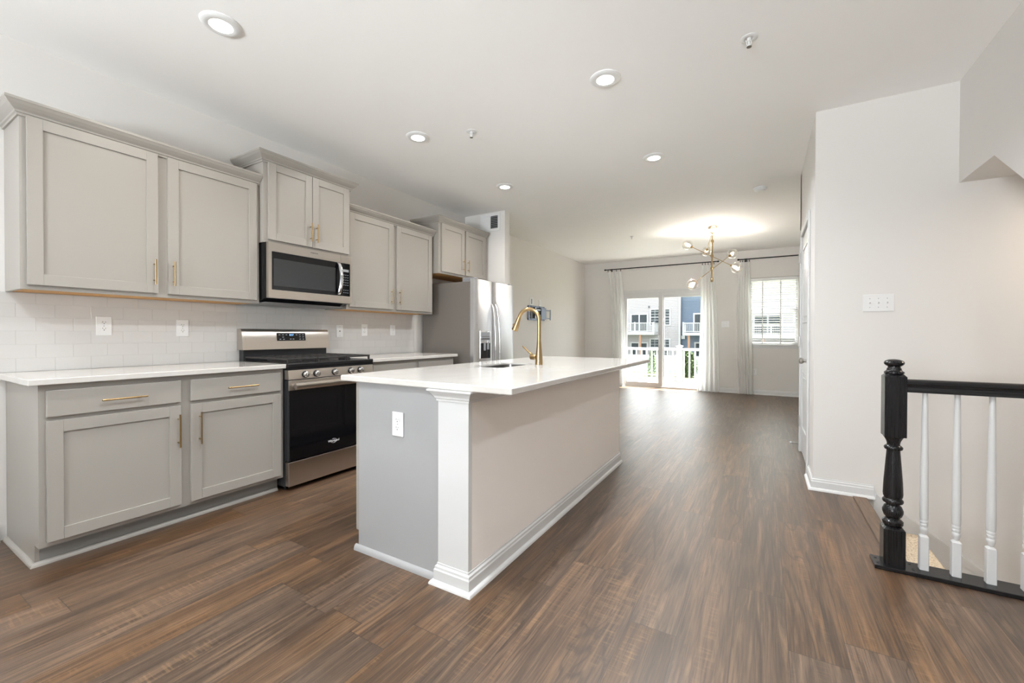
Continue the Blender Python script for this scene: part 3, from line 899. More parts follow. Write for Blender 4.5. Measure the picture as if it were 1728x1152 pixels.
# cooktop
bm = new()
box(bm, -3.53, RF + 0.002, RY0 - 0.002, RY1 + 0.002, 0.8865, 0.916, 0.006, 3)
box(bm, -2.95, RF - 0.002, RY0, RY1, 0.869, 0.886)
part('cooktop', bm, 'black', t)
for (bx_, by_, r) in ((-3.07, 1.93, 0.045), (-3.38, 1.93, 0.035), (-3.22, 2.148, 0.04), (-3.07, 2.37, 0.05), (-3.38, 2.37, 0.03)):
    bm = new(); lathe(bm, [(r, 0.9165), (r, 0.924), (r * 0.8, 0.930), (r * 0.78, 0.936), (1e-5, 0.937)], (bx_, by_, 0), 'Z', 24); part('burner', bm, 'iron', t, 40)
for (a, b) in ((RY0 + 0.012, 2.02), (2.023, 2.275), (2.278, RY1 - 0.012)):
    bm = new()
    x0, x1 = -3.50, -2.925
    zt, zb = 0.952, 0.938
    for x in (x0, x1 - 0.012): box(bm, x, x + 0.012, a, b, zb, zt, 0.003)
    for y in (a, b - 0.012): box(bm, x0 + 0.012, x1 - 0.012, y, y + 0.012, zb, zt, 0.003)
    mid = (a + b) / 2
    box(bm, x0 + 0.012, x1 - 0.012, mid - 0.005, mid + 0.005, zb + 0.001, zt - 0.001)
    for x in (-3.40, -3.31, -3.21, -3.12, -3.02): box(bm, x - 0.005, x + 0.005, a + 0.012, b - 0.012, zb + 0.002, zt - 0.0005)
    for x in (x0 + 0.002, x1 - 0.014):
        for y in (a + 0.001, b - 0.013): box(bm, x, x + 0.012, y, y + 0.012, 0.9163, zb)
    part('grate', bm, 'iron', t)
# backguard
bm = new()
box(bm, -3.548, -3.505, RY0 + 0.012, RY1 - 0.022, 0.887, 1.02); box(bm, -3.550, -3.49, RY0 - 0.001, RY0 + 0.011, 0.887, 1.13)
part('riser', bm, 'darkgrey', t)
bm = new()
prof = [(-3.548, 1.003), (-3.462, 1.003), (-3.470, 1.075), (-3.481, 1.145), (-3.488, 1.160), (-3.499, 1.168), (-3.548, 1.168)]
prism(bm, prof, RY0 - 0.018, RY1 - 0.018, 'Y')
bg = part('backguard', bm, 'steel', t, 30)
bm = new()
vs = box(bm, -0.001, 0.0015, 2.022, 2.276, -0.033, 0.033)
bmesh.ops.rotate(bm, verts=bm.verts, cent=(0, 0, 0), matrix=Matrix.Rotation(math.radians(-8.9), 3, 'Y'))
bmesh.ops.translate(bm, verts=bm.verts, vec=(-3.4738, 0, 1.104))
dp = part('display', bm, 'blackglass', bg)
def disp_text(s, size, y, z, mat, nm):
    bm = text_on_x(s, size, 0.0019, y, z)
    bmesh.ops.rotate(bm, verts=bm.verts, cent=(0, 0, 0), matrix=Matrix.Rotation(math.radians(-8.9), 3, 'Y'))
    bmesh.ops.translate(bm, verts=bm.verts, vec=(-3.4738, 0, 1.104))
    part(nm, bm, mat, bg)
disp_text('8:57', 0.022, 2.15, 0.016, 'led', 'clock_digits')
for (y, z) in ((2.045, .018), (2.075, .018), (2.105, .018), (2.075, -.002), (2.05, -.02), (2.08, -.02), (2.14, -.019), (2.165, -.019), (2.195, .018), (2.225, .018), (2.255, .018), (2.225, -.001), (2.255, -.001), (2.225, -.02), (2.255, -.02)):
    bm = new(); box(bm, 0.0016, 0.0020, y - 0.007, y + 0.007, z - 0.002, z + 0.002)
    bmesh.ops.rotate(bm, verts=bm.verts, cent=(0, 0, 0), matrix=Matrix.Rotation(math.radians(-8.9), 3, 'Y'))
    bmesh.ops.translate(bm, verts=bm.verts, vec=(-3.4738, 0, 1.104))
    part('touch_key', bm, 'ledwhite', bg)

# ------------------------------------------------------------------ microwave
MY0, MY1, MF = 1.772, 2.512, -3.150
t = thing('microwave', (-3.35, (MY0 + MY1) / 2, 1.36), 'stainless over-the-range microwave with black window under the short cabinet', 'microwave')
bm = new(); prism(bm, [(XL + 0.011, 1.372), (-3.30, 1.372), (MF - 0.05, 1.397), (MF - 0.028, 1.397), (MF - 0.028, 1.8135), (XL + 0.011, 1.8135)], MY0, MY1, 'Y')
part('body', bm, 'black', t)
bm = new(); prism(bm, [(-3.50, 1.3605), (-3.30, 1.3605), (-3.23, 1.3718), (-3.50, 1.3715)], MY0 + 0.02, MY1 - 0.02, 'Y'); part('vent_grille', bm, 'grey', t)
bm = new()
gy0, gy1, gz0, gz1 = 1.797, 2.398, 1.460, 1.746
DYS = 2.394
for (a, b, c, d) in ((MY0, gy0, 1.398, 1.8125), (gy0, DYS, 1.398, gz0), (gy0, DYS, gz1, 1.8125)):
    box(bm, MF - 0.0275, MF, a, b, c, d, 0.0)
md = part('door', bm, 'steel', t)
bm = new(); box(bm, MF - 0.027, MF - 0.0025, gy0 + 0.0005, DYS - 0.0005, gz0 + 0.0005, gz1 - 0.0005); part('glass', bm, 'blackglass', md)
bm = new(); box(bm, MF - 0.0024, MF - 0.0018, 1.812, 2.345, 1.492, 1.695); part('window', bm, 'mwglass', md)
bm = new()
pts = []
for k in range(17):
    f = k / 16
    pts.append((MF + 0.004 + 0.042 * math.sin(PI * f) ** 0.7, 2.372 - 0.0 * f, 1.466 + 0.28 * f))
w = 0.014
L = [[bm.verts.new((x + dx, y + dy, z)) for dx, dy in ((-0.006, -w), (-0.006, w), (0.004, w * 0.8), (0.006, 0), (0.004, -w * 0.8))] for x, y, z in pts]
for r0, r1 in zip(L, L[1:]):
    for k in range(5): bm.faces.new((r0[k], r0[(k + 1) % 5], r1[(k + 1) % 5], r1[k]))
bm.faces.new(L[0][::-1]); bm.faces.new(L[-1])
part('handle', bm, 'chrome', md, 60)
bm = text_on_x('WHIRLPOOL', 0.012, MF + 0.0003, 2.145, 1.786, 0.0002); part('logo', bm, 'darkletter', md)
bm = new()
for (a, b, c, d) in ((DYS + 0.0015, MY1, 1.398, gz0), (DYS + 0.0015, MY1, gz1, 1.8125), (2.490, MY1, gz0, gz1)):
    box(bm, MF - 0.0275, MF, a, b, c, d)
cpn = part('control_panel', bm, 'steel', t)
bm = new(); box(bm, MF - 0.027, MF - 0.0015, DYS + 0.002, 2.4895, gz0 + 0.0005, gz1 - 0.0005); part('keypad_glass', bm, 'blackglass', cpn)
bm = new(); box(bm, MF - 0.0014, MF - 0.0006, 2.418, 2.478, 1.672, 1.694); part('display', bm, 'grey', cpn)
for i in range(3):
    for j in range(8):
        y = 2.428 + i * 0.020; z = 1.645 - j * 0.022
        if j == 5: continue
        bm = new(); box(bm, MF - 0.0014, MF - 0.0009, y - 0.004, y + 0.004, z - 0.002, z + 0.002); part('key', bm, 'ledwhite', cpn)

# ------------------------------------------------------------------ refrigerator
FY0, FY1, FXB = 3.835, 4.69, -2.828
FXD = -2.752
t = thing('refrigerator', (-3.15, (FY0 + FY1) / 2, 0), 'stainless side-by-side refrigerator with ice and water dispenser', 'refrigerator')
bm = new(); box(bm, XL + 0.03, FXB, FY0, FY1, 0.035, 1.725, 0.004); part('body', bm, 'fridgeside', t)
bm = new(); box(bm, -3.5, FXB - 0.01, FY0 + 0.03, FY1 - 0.03, 0, 0.0345); part('base_grille', bm, 'black', t)
ym = 4.205
def fr_door(y0, y1, cut=None):
    bm = new()
    N = 12
    def fx(y):
        q = (y - (y0 + y1) / 2) / ((y1 - y0) / 2)
        return FXD - 0.012 * q * q - (0.010 * max(0, abs(q) - 0.93) / 0.07)
    ys = [y0 + (y1 - y0) * i / N for i in range(N + 1)]
    poly = [(FXB + 0.006, y0)] + [(fx(y), y) for y in ys] + [(FXB + 0.006, y1)]
    prism(bm, poly, 0.06, 1.752, 'Z')
    d = part('door', bm, 'steelv', t, 20)
    return d, fx
d1, f1 = fr_door(FY0 - 0.003, ym - 0.003)
d2, f2 = fr_door(ym + 0.003, FY1 + 0.003)
bm = new(); box(bm, FXB + 0.0004, FXB + 0.0056, FY0 + 0.01, FY1 - 0.01, 0.07, 1.715); part('door_gasket', bm, 'black', t)
for y in (ym - 0.036, ym + 0.036):
    bm = new()
    pts, rr = [], []
    for k in range(25):
        f = k / 24
        pts.append((FXD - 0.004 + 0.062 * math.sin(PI * f) ** 0.55, y + (0.012 if y > ym else -0.012) * math.sin(PI * f), 0.52 + 0.965 * f))
        rr.append(0.013)
    tube(bm, pts, rr, 12)
    part('handle', bm, 'chrome', d1 if y < ym else d2, 60)
bm = new()
box(bm, FXD - 0.010, FXD + 0.0035, 3.925, 4.138, 0.850, 1.172, 0.006)
dsp = part('dispenser', bm, 'chrome', d1)
bm = new(); box(bm, FXD + 0.0036, FXD + 0.0046, 3.938, 4.125, 0.858, 1.03, 0.0); part('recess', bm, 'blackglass', dsp)
bm = new(); box(bm, FXD + 0.0036, FXD + 0.0052, 3.945, 4.118, 1.06, 1.155, 0.0006); part('dispenser_controls', bm, 'grey', dsp)
bm = new()
for k in range(5): box(bm, FXD + 0.0053, FXD + 0.0058, 3.96 + k * 0.031, 3.98 + k * 0.031, 1.10, 1.108)
box(bm, FXD + 0.0053, FXD + 0.0058, 3.95, 4.11, 1.072, 1.084)
part('control_icons', bm, 'slot', dsp)
bm = new(); box(bm, FXD + 0.0047, FXD + 0.018, 3.985, 4.015, 0.945, 1.028, 0.003); box(bm, FXD + 0.0047, FXD + 0.018, 4.05, 4.085, 0.955, 1.028, 0.003); part('paddle', bm, 'grey', dsp)
for (y, q) in ((FY0 + 0.05, 0), (FY1 - 0.05, 1)):
    bm = new(); box(bm, FXB - 0.12, FXB + 0.05, y - 0.035, y + 0.035, 1.7525, 1.768, 0.004); box(bm, FXB - 0.12, FXB, y - 0.03, y + 0.03, 1.7253, 1.7525); part('hinge_cover', bm, 'grey', t)

# ------------------------------------------------------------------ island
IX0, IX1, IY0, IY1 = -1.82, -1.10, 1.492, 3.72
t = thing('kitchen_island', (-1.46, 2.6, 0), 'long kitchen island body with grey end panel, white corner post and taupe back', 'kitchen island')
bm = new(); box(bm, -1.40, IX1, IY0 + 0.004, IY1, 0, 0.8825); part('back_panel', bm, 'taupe', t, label='taupe painted back of the island')
bm = new(); box(bm, IX0 + 0.0005, -1.4005, IY0, IY0 + 0.018, 0, 0.8825); box(bm, -1.4005, -1.2675, IY0 - 0.0005, IY0 + 0.0038, 0, 0.8825); part('end_panel', bm, 'islandpanel', t, label='flat grey end panel')
bm = new(); box(bm, IX0 + 0.01, -1.4005, IY1 - 0.018, IY1, 0, 0.8825); part('far_panel', bm, 'islandpanel', t)
bm = new(); box(bm, IX0 + 0.0005, -1.4005, IY0 + 0.0185, IY1 - 0.0185, 0.103, 0.12); part('carcass', bm, 'cab', t)
bm = new()
for y in (IY0, 2.16, 3.02, IY1 - 0.03): box(bm, IX0 - 0.018, IX0, y, y + 0.03, 0.103, 0.8825)
for z in (0.103, 0.70, 0.85): box(bm, IX0 - 0.0177, IX0 - 0.0002, IY0 + 0.01, IY1 - 0.01, z, z + 0.032)
part('face_frame', bm, 'cab', t)
for (a, b) in ((1.51, 2.155), (2.19, 3.015), (3.05, 3.705)):
    bm = new(); slab(bm, IX0 - 0.0375, a, b, 0.727, 0.855, -1); d = part('drawer', bm, 'cab', t); pull(d, IX0 - 0.0375, (a + b) / 2, 0.787, 0.187, False, -1)
    bm = new(); shaker(bm, IX0 - 0.0375, a, b, 0.127, 0.707, -1); d = part('door', bm, 'cab', t); pull(d, IX0 - 0.0375, b - 0.03, 0.563, 0.192, True, -1)
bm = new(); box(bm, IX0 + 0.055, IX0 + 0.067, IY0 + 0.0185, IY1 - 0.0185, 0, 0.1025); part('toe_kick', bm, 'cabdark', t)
bm = new(); box(bm, -1.267, IX1 + 0.003, IY0 - 0.014, IY0 + 0.0036, 0, 0.8825); box(bm, IX1 + 0.0002, IX1 + 0.003, IY0 + 0.0036, IY0 + 0.012, 0, 0.8825); part('corner_post', bm, 'trim', t, label='white corner post')
bm = new()
BP = [(IX1 + 0.003, IY1), (IX1 + 0.003, IY0 - 0.014), (-1.267, IY0 - 0.014), (-1.267, IY0 - 0.001)]
sweep(bm, BP, [(o * 1.05, z) for o, z in BASE], -1); part('baseboard', bm, 'trim', t, label='white baseboard')
bm = new(); sweep(bm, BP, [(o + 0.001, z) for o, z in SHOE], -1); part('shoe_moulding', bm, 'trim', t, 50)
bm = new(); sweep(bm, [(-1.283, IY0 - 0.0006), (IX0 - 0.018, IY0 - 0.0006)], [(o - 0.0141, z * 1.5) for o, z in SHOE], -1); part('end_shoe', bm, 'islandpanel', t, 50)
bm = new()
CR2 = [(0, 0), (0.006, 0), (0.007, 0.010), (0.012, 0.013), (0.015, 0.022), (0.024, 0.034), (0.034, 0.044), (0.038, 0.047), (0.038, 0.054), (0, 0.054)]
sweep(bm, BP, [(o, 0.829 + z) for o, z in CR2], -1); part('crown_moulding', bm, 'trim', t, label='white moulding under the worktop')

# worktop with sink cut-out
SKX0, SKX1, SKY0, SKY1 = -1.69, -1.445, 2.30, 2.76
def rrect(x0, x1, y0, y1, r, n=6):
    pts = []
    for cx, cy, a0 in ((x1 - r, y1 - r, 0), (x0 + r, y1 - r, PI / 2), (x0 + r, y0 + r, PI), (x1 - r, y0 + r, 1.5 * PI)):
        for k in range(n + 1):
            a = a0 + PI / 2 * k / n
            pts.append((cx + r * math.cos(a), cy + r * math.sin(a)))
    return pts
def slab_with_hole(x0, x1, y0, y1, z0, z1, hole, bev=0.004):
    bm = new()
    N = 7
    outer = rrect(x0, x1, y0, y1, 0.006, (len(hole) // 4) - 1)
    inner = hole
    n = len(inner)
    def ring(pts, z, ins=0.0, cx=(x0 + x1) / 2, cy=(y0 + y1) / 2):
        return [bm.verts.new((x + (-ins if x > cx else ins), y + (-ins if y > cy else ins), z)) for x, y in pts]
    o0, o1, o2, o3 = ring(outer, z0, bev), ring(outer, z0 + bev), ring(outer, z1 - bev), ring(outer, z1, bev)
    i0, i1 = ring(inner, z1 - 0.011), ring(inner, z1)
    for A, B in ((o0, o1), (o1, o2), (o2, o3), (o3, i1), (i1, i0), (i0, o0)):
        for k in range(n): bm.faces.new((A[k], A[(k + 1) % n], B[(k + 1) % n], B[k]))
    return bm
bm = slab_with_hole(-1.915, -0.863, 1.452, 3.815, 0.884, 0.914, rrect(SKX0, SKX1, SKY0, SKY1, 0.05))
solo('worktop', bm, 'quartz', (-1.39, 2.63, 0.884), 'large white quartz worktop overhanging the kitchen island', 'worktop')
# undermount sink
t = thing('sink', (-1.57, 2.53, 0.70), 'stainless undermount sink bowl set in the island worktop', 'sink')
bm = new()
R = [rrect(SKX0 + 0.0005, SKX1 - 0.0005, SKY0 + 0.0005, SKY1 - 0.0005, 0.05), rrect(SKX0 + 0.0006, SKX1 - 0.0006, SKY0 + 0.0006, SKY1 - 0.0006, 0.05),
     rrect(SKX0 + 0.003, SKX1 - 0.003, SKY0 + 0.003, SKY1 - 0.003, 0.05), rrect(SKX0 + 0.02, SKX1 - 0.02, SKY0 + 0.02, SKY1 - 0.02, 0.04)]
Z = [0.8835, 0.9025, 0.74, 0.715]
rings = [[bm.verts.new((x, y, z)) for x, y in r] for r, z in zip(R, Z)]
n = len(rings[0])
for a, b in zip(rings, rings[1:]):
    for k in range(n): bm.faces.new((a[k], a[(k + 1) % n], b[(k + 1) % n], b[k]))
bm.faces.new(rings[-1])
part('bowl', bm, 'sinksteel', t, 50)
bm = new(); lathe(bm, [(0.042, 0.7152), (0.040, 0.718), (0.030, 0.7175), (0.028, 0.716), (1e-5, 0.716)], (-1.57, 2.53, 0), 'Z', 24); part('drain', bm, 'nickel', t, 40)
# faucet
FX, FY = -1.378, 2.697
t = thing('kitchen_faucet', (FX, FY, 0.914), 'brushed brass gooseneck faucet on the island worktop beside the sink', 'faucet')
bm = new()
lathe(bm, [(0.0275, 0.9143), (0.0275, 0.92), (0.0255, 0.96), (0.021, 1.01), (0.0165, 1.06), (0.0142, 1.09)], (FX, FY, 0), 'Z', 32)
part('body', bm, 'brass', t, 40)
bm = new()
pts = [(FX, FY, 1.088), (FX, FY, 1.16), (FX, FY, 1.228)]
R_ = 0.084
for k in range(1, 19):
    a = PI * k / 18 * 0.90
    pts.append((FX - R_ + R_ * math.cos(a), FY, 1.228 + R_ * math.sin(a)))
tube(bm, pts, 0.0138, 24)
part('spout', bm, 'brass', t, 40)
end = Vector(pts[-1]); dr = (Vector(pts[-1]) - Vector(pts[-2])).normalized()
bm = new()
tube(bm, [end, end + dr * 0.004, end + dr * 0.03, end + dr * 0.075, end + dr * 0.100, end + dr * 0.103], [0.0145, 0.0152, 0.0165, 0.0225, 0.0235, 0.021], 24)
sh = part('spray_head', bm, 'brass', t, 40)
bm = new()
q = end + dr * 0.07
box(bm, q.x - 0.026, q.x - 0.018, q.y - 0.008, q.y + 0.008, q.z - 0.018, q.z + 0.018, 0.003)
part('spray_button', bm, 'brass', sh)
bm = new()
tube(bm, [(FX - 0.02, FY, 0.968), (FX - 0.062, FY, 0.968), (FX - 0.068, FY, 0.968), (FX - 0.070, FY, 0.968)], [0.020, 0.020, 0.018, 0.012], 24)
lv = part('valve', bm, 'brass', t, 40)
bm = new()
tube(bm, [(FX - 0.058, FY, 0.985), (FX - 0.078, FY, 0.999), (FX - 0.133, FY, 1.043), (FX - 0.136, FY, 1.0455)], [0.0075, 0.0065, 0.0055, 0.0035], 14)
part('lever', bm, 'brass', lv, 40)

# ------------------------------------------------------------------ outlets and switches  (built facing +X at the origin)
def plate(w, h): 
    bm = new(); box(bm, 0.0003, 0.006, -w / 2, w / 2, -h / 2, h / 2, 0.0022, 2); return bm
def outlet_proto(label):
    t = thing('wall_outlet', (0, 0, 0), label, 'outlet', 'white duplex outlets')
    _link('cover_plate', plate(0.074, 0.118), 'white', t, None)
    for s in (1, -1):
        bm = new()
        pl = [(0.0165 * math.cos(a), max(-0.0125, min(0.0125, 0.0165 * math.sin(a))) + s * 0.0195) for a in [2 * PI * k / 32 for k in range(32)]]
        prism(bm, pl, 0.006, 0.0082, 'X')
        r = _link('receptacle', bm, 'white', t, None)
        bm = new()
        box(bm, 0.0082, 0.0085, -0.0075, -0.0055, s * 0.0195 + 0.001, s * 0.0195 + 0.009)
        box(bm, 0.0082, 0.0085, 0.0055, 0.0075, s * 0.0195 + 0.001, s * 0.0195 + 0.008)
        lathe(bm, [(0.0028, 0.0082), (0.0028, 0.0086)], (0, 0, s * 0.0195 - 0.006), 'X', 10)
        _link('slots', bm, 'slot', r, None)
    bm = new(); lathe(bm, [(0.003, 0.006), (0.0026, 0.0068)], (0, 0, 0), 'X', 10); _link('screw', bm, 'grey', t, None)
    return t
def switch_plate(name, label, cat, gangs, w, h, group=None):
    t = thing(name, (0, 0, 0), label, cat, group)
    _link('cover_plate', plate(w, h), 'white', t, None)
    for k in range(gangs):
        y = (k - (gangs - 1) / 2) * 0.046
        bm = new(); prism(bm, [(0.006, -0.011), (0.0068, -0.011), (0.0068, 0.011), (0.006, 0.011)], y - 0.0055, y + 0.0055, 'Y')
        _link('toggle_slot', bm, 'white', t, None)
        bm = new(); prism(bm, [(0.0065, -0.007), (0.0065, 0.004), (0.017, 0.011), (0.019, 0.006)], y - 0.0035, y + 0.0035, 'Y')
        _link('toggle', bm, 'white', t, None)
        bm = new()
        for z in (0.030, -0.030): lathe(bm, [(0.0028, 0.006), (0.0024, 0.0068)], (0, y, z), 'X', 10)
        _link('screws', bm, 'grey', t, None)
    return t
xw = XL + 0.009
p0 = outlet_proto('leftmost outlet on the tiled backsplash, under the widest wall cabinet')
p0.location = (xw, 0.972, 1.176)
copy_thing(p0, (xw, 1.389, 1.168), 0, 'outlet on the tiled backsplash just left of the range')
copy_thing(p0, (xw, 2.985, 1.171), 0, 'outlet on the tiled backsplash, second white plate right of the range')
copy_thing(p0, (-1.531, IY0 - 0.0005, 0.690), -PI / 2, 'outlet on the grey end panel of the island')
copy_thing(p0, (-0.146, YF, 0.430), -PI / 2, 'outlet low on the far wall beneath the window')
s0 = switch_plate('wall_switch', 'single switch plate on the backsplash, nearest the refrigerator', 'light switch', 1, 0.074, 0.118)
s0.location = (xw, 3.372, 1.171)
s3 = switch_plate('wall_switch', 'white triple toggle switch plate on the stairwell wall', 'light switch', 3, 0.165, 0.118)
s3.location = (0.677, YW, 1.352); s3.rotation_euler = (0, 0, -PI / 2)
s2_ = switch_plate('wall_switch', 'white double switch plate on the far wall between two curtains', 'light switch', 2, 0.135, 0.122)
s2_.location = (-0.648, YF, 1.340); s2_.rotation_euler = (0, 0, -PI / 2)
t = thing('wall_jack', (0, 0, 0), 'white plate with one round jack on the backsplash just right of the range', 'wall plate')
_link('cover_plate', plate(0.074, 0.118), 'white', t, None)
bm = new(); lathe(bm, [(0.007, 0.006), (0.007, 0.010), (0.004, 0.011)], (0, 0, 0), 'X', 16); _link('jack', bm, 'grey', t, 40)
bm = new()
for z in (0.042, -0.042): lathe(bm, [(0.003, 0.006), (0.0025, 0.0068)], (0, 0, z), 'X', 10)
_link('screws', bm, 'grey', t, None)
t.location = (xw, 2.687, 1.158)

# TV wall bracket and the plates above it on the living-room wall
t = thing('wall_bracket', (XL, 6.9, 1.51), 'dark blue-grey metal television wall bracket on the left wall', 'tv bracket')
by0, by1, bz0, bz1 = 6.52, 7.16, 1.385, 1.645
bm = new()
for z in (bz0, bz1 - 0.035): box(bm, XL + 0.0005, XL + 0.016, by0, by1, z, z + 0.035, 0.003)
for y in (by0, by0 + 0.10, by1 - 0.20, by1 - 0.04): box(bm, XL + 0.0165, XL + 0.022, y, y + 0.04, bz0 + 0.005, bz1 - 0.005, 0.002)
part('wall_plate', bm, 'mountmetal', t)
bm = new()
for (a, b, z) in ((6.72, 7.10, 1.56), (6.72, 7.10, 1.46)): box(bm, XL + 0.023, XL + 0.06, a, b, z, z + 0.03, 0.004)
box(bm, XL + 0.0225, XL + 0.055, 6.70, 6.76, 1.42, 1.62, 0.004)
part('folding_arm', bm, 'black', t)
bm = new()
box(bm, XL + 0.061, XL + 0.068, 6.93, 7.13, 1.41, 1.62, 0.002); box(bm, XL + 0.061, XL + 0.068, 7.29, 7.33, 1.40, 1.60, 0.002)
for z in (1.42, 1.57): box(bm, XL + 0.0612, XL + 0.067, 7.13, 7.29, z, z + 0.018)
part('screen_plate', bm, 'mountmetal', t)
t = thing('media_plate', (XL, 6.67, 1.72), 'white low-voltage wall plate with a grey cable slot above the television bracket', 'wall plate')
bm = new(); box(bm, XL + 0.0003, XL + 0.006, 6.60, 6.735, 1.655, 1.785, 0.002); part('cover_plate', bm, 'white', t)
bm = new(); box(bm, XL + 0.0062, XL + 0.009, 6.645, 6.685, 1.675, 1.765); part('cable_slot', bm, 'grey', t)
o = copy_thing(p0, (XL, 6.99, 1.712), 0, 'outlet high on the left wall above the television bracket')

# air vent on the wing wall
t = thing('air_vent', (-3.14, 4.715, 2.62), 'white air return grille high on the wing wall above the refrigerator', 'air vent')
vx0, vx1, vz0, vz1 = -3.298, -2.985, 2.50, 2.735
yv = 4.715
bm = new()
for (a, b, c, d) in ((vx0, vx0 + 0.035, vz0, vz1), (vx1 - 0.035, vx1, vz0, vz1), (vx0 + 0.035, vx1 - 0.035, vz0, vz0 + 0.035), (vx0 + 0.035, vx1 - 0.035, vz1 - 0.035, vz1)):
    box(bm, a, b, yv - 0.012, yv - 0.0005, c, d, 0.002)
part('frame', bm, 'white', t)
bm = new(); box(bm, vx0 + 0.035, -3.135, yv - 0.008, yv - 0.001, vz0 + 0.035, vz1 - 0.035)
for k in range(8): box(bm, vx0 + 0.036, -3.136, yv - 0.010, yv - 0.008, vz0 + 0.044 + k * 0.019, vz0 + 0.054 + k * 0.019)
part('angled_louvres', bm, 'white', t)
bm = new(); box(bm, -3.1345, vx1 - 0.0355, yv - 0.0025, yv - 0.0005, vz0 + 0.0355, vz1 - 0.0355); part('dark_opening', bm, 'slot', t, label='dark open side of the grille')
bm = new()
for k in range(7):
    vs = box(bm, -3.134, vx1 - 0.036, yv - 0.010, yv - 0.004, vz0 + 0.044 + k * 0.023, vz0 + 0.051 + k * 0.023)
part('louvres', bm, 'grey', t)

# ------------------------------------------------------------------ ceiling fixtures
def can_light(x, y, label, power, color=LAMP_COL):
    t = thing('ceiling_light', (0, 0, 0), label, 'ceiling light', 'round recessed ceiling lights')
    bm = new()
    lathe(bm, [(0.062, -0.012), (0.068, -0.014), (0.085, -0.010), (0.094, -0.004), (0.095, -0.0003), (0.060, -0.0003)], (0, 0, 0), 'Z', 40)
    _link('trim_ring', bm, 'white', t, 40)
    bm = new(); lathe(bm, [(1e-5, -0.0125), (0.050, -0.0123), (0.0615, -0.0115), (0.0615, -0.006)], (0, 0, 0), 'Z', 40)
    _link('lens', bm, 'lens', t, 40)
    lamp = area('ceiling_lamp', (0, 0, -0.0135), (0, 0, 0), 0.118, 0.118, power, color, 'DISK', t, 2.6)
    t.location = (x, y, ZC)
    return t
c0 = can_light(-2.455, 1.137, 'recessed ceiling light nearest the camera, above the long base cabinet', CAN_LEFT, (1.0, 0.95, 0.88))
for x, y, lb in ((-2.452, 2.605, 'recessed ceiling light in front of the microwave cabinet'),
                 (-2.446, 3.955, 'recessed ceiling light in front of the refrigerator, closest to the air vent')):
    copy_thing(c0, (x, y, ZC), 0, lb)
c1 = can_light(-0.872, 2.615, 'recessed ceiling light above the near end of the island', CAN_RIGHT)
copy_thing(c1, (-0.870, 3.995, ZC), 0, 'recessed ceiling light beyond the far end of the island')
copy_thing(c1, (-0.872, 1.137, ZC), 0, 'assumed recessed ceiling light overhead, just out of frame')  # unseen light, assumed from the grid and added to light the room
# added recessed lights, out of frame, carrying the grid on to brighten the room
c2 = can_light(-2.455, -0.40, 'added recessed ceiling light behind the camera on the left', CAN_BACK)
for x, y, lb in ((-0.872, -0.40, 'added recessed ceiling light behind the camera'),
                 (0.9, 0.9, 'added recessed ceiling light out of frame toward the stair railing'),
                 (0.9, -0.6, 'added recessed ceiling light behind the camera on the right')):
    copy_thing(c2, (x, y, ZC), 0, lb)

def sprinkler(x, y, label, plate_r=0.042, drop=0.05):
    t = thing('fire_sprinkler', (x, y, ZC), label, 'sprinkler', 'ceiling fire sprinklers')
    bm = new(); lathe(bm, [(plate_r, ZC - 0.0004), (plate_r, ZC - 0.003), (plate_r * 0.8, ZC - 0.007), (plate_r * 0.55, ZC - 0.006), (plate_r * 0.5, ZC - 0.002)], (x, y, 0), 'Z', 28); part('escutcheon', bm, 'white', t, 40)
    bm = new(); lathe(bm, [(0.010, ZC - 0.001), (0.010, ZC - 0.018), (0.005, ZC - 0.02), (0.004, ZC - drop + 0.004)], (x, y, 0), 'Z', 14)
    for s in (-1, 1): tube(bm, [(x + s * 0.009, y, ZC - 0.016), (x + s * 0.011, y, ZC - 0.032), (x + s * 0.002, y, ZC - drop + 0.004)], 0.002, 8)
    part('head', bm, 'white', t, 40)
    bm = new(); lathe(bm, [(0.013, ZC - drop), (0.013, ZC - drop + 0.002), (0.004, ZC - drop + 0.004)], (x, y, 0), 'Z', 16); part('deflector', bm, 'nickel', t, 40)
sprinkler(-0.078, 2.66, 'white sprinkler head on the ceiling near the right, closest to the camera')
sprinkler(-2.02, 2.755, 'white sprinkler head on the ceiling beside the light before the microwave')
sprinkler(-1.883, 7.03, 'tiny white sprinkler head on the ceiling left of the chandelier', 0.03, 0.04)
t = thing('smoke_detector', (-0.041, 5.42, ZC), 'round white smoke detector on the ceiling left of the closet door', 'smoke detector')
bm = new(); lathe(bm, [(0.068, ZC - 0.0004), (0.068, ZC - 0.010), (0.062, ZC - 0.012)], (-0.041, 5.42, 0), 'Z', 32); part('base', bm, 'white', t, 40)
bm = new(); lathe(bm, [(0.060, ZC - 0.012), (0.060, ZC - 0.026), (0.050, ZC - 0.036), (0.02, ZC - 0.040), (1e-5, ZC - 0.040)], (-0.041, 5.42, 0), 'Z', 32); part('cover', bm, 'white', t, 40)

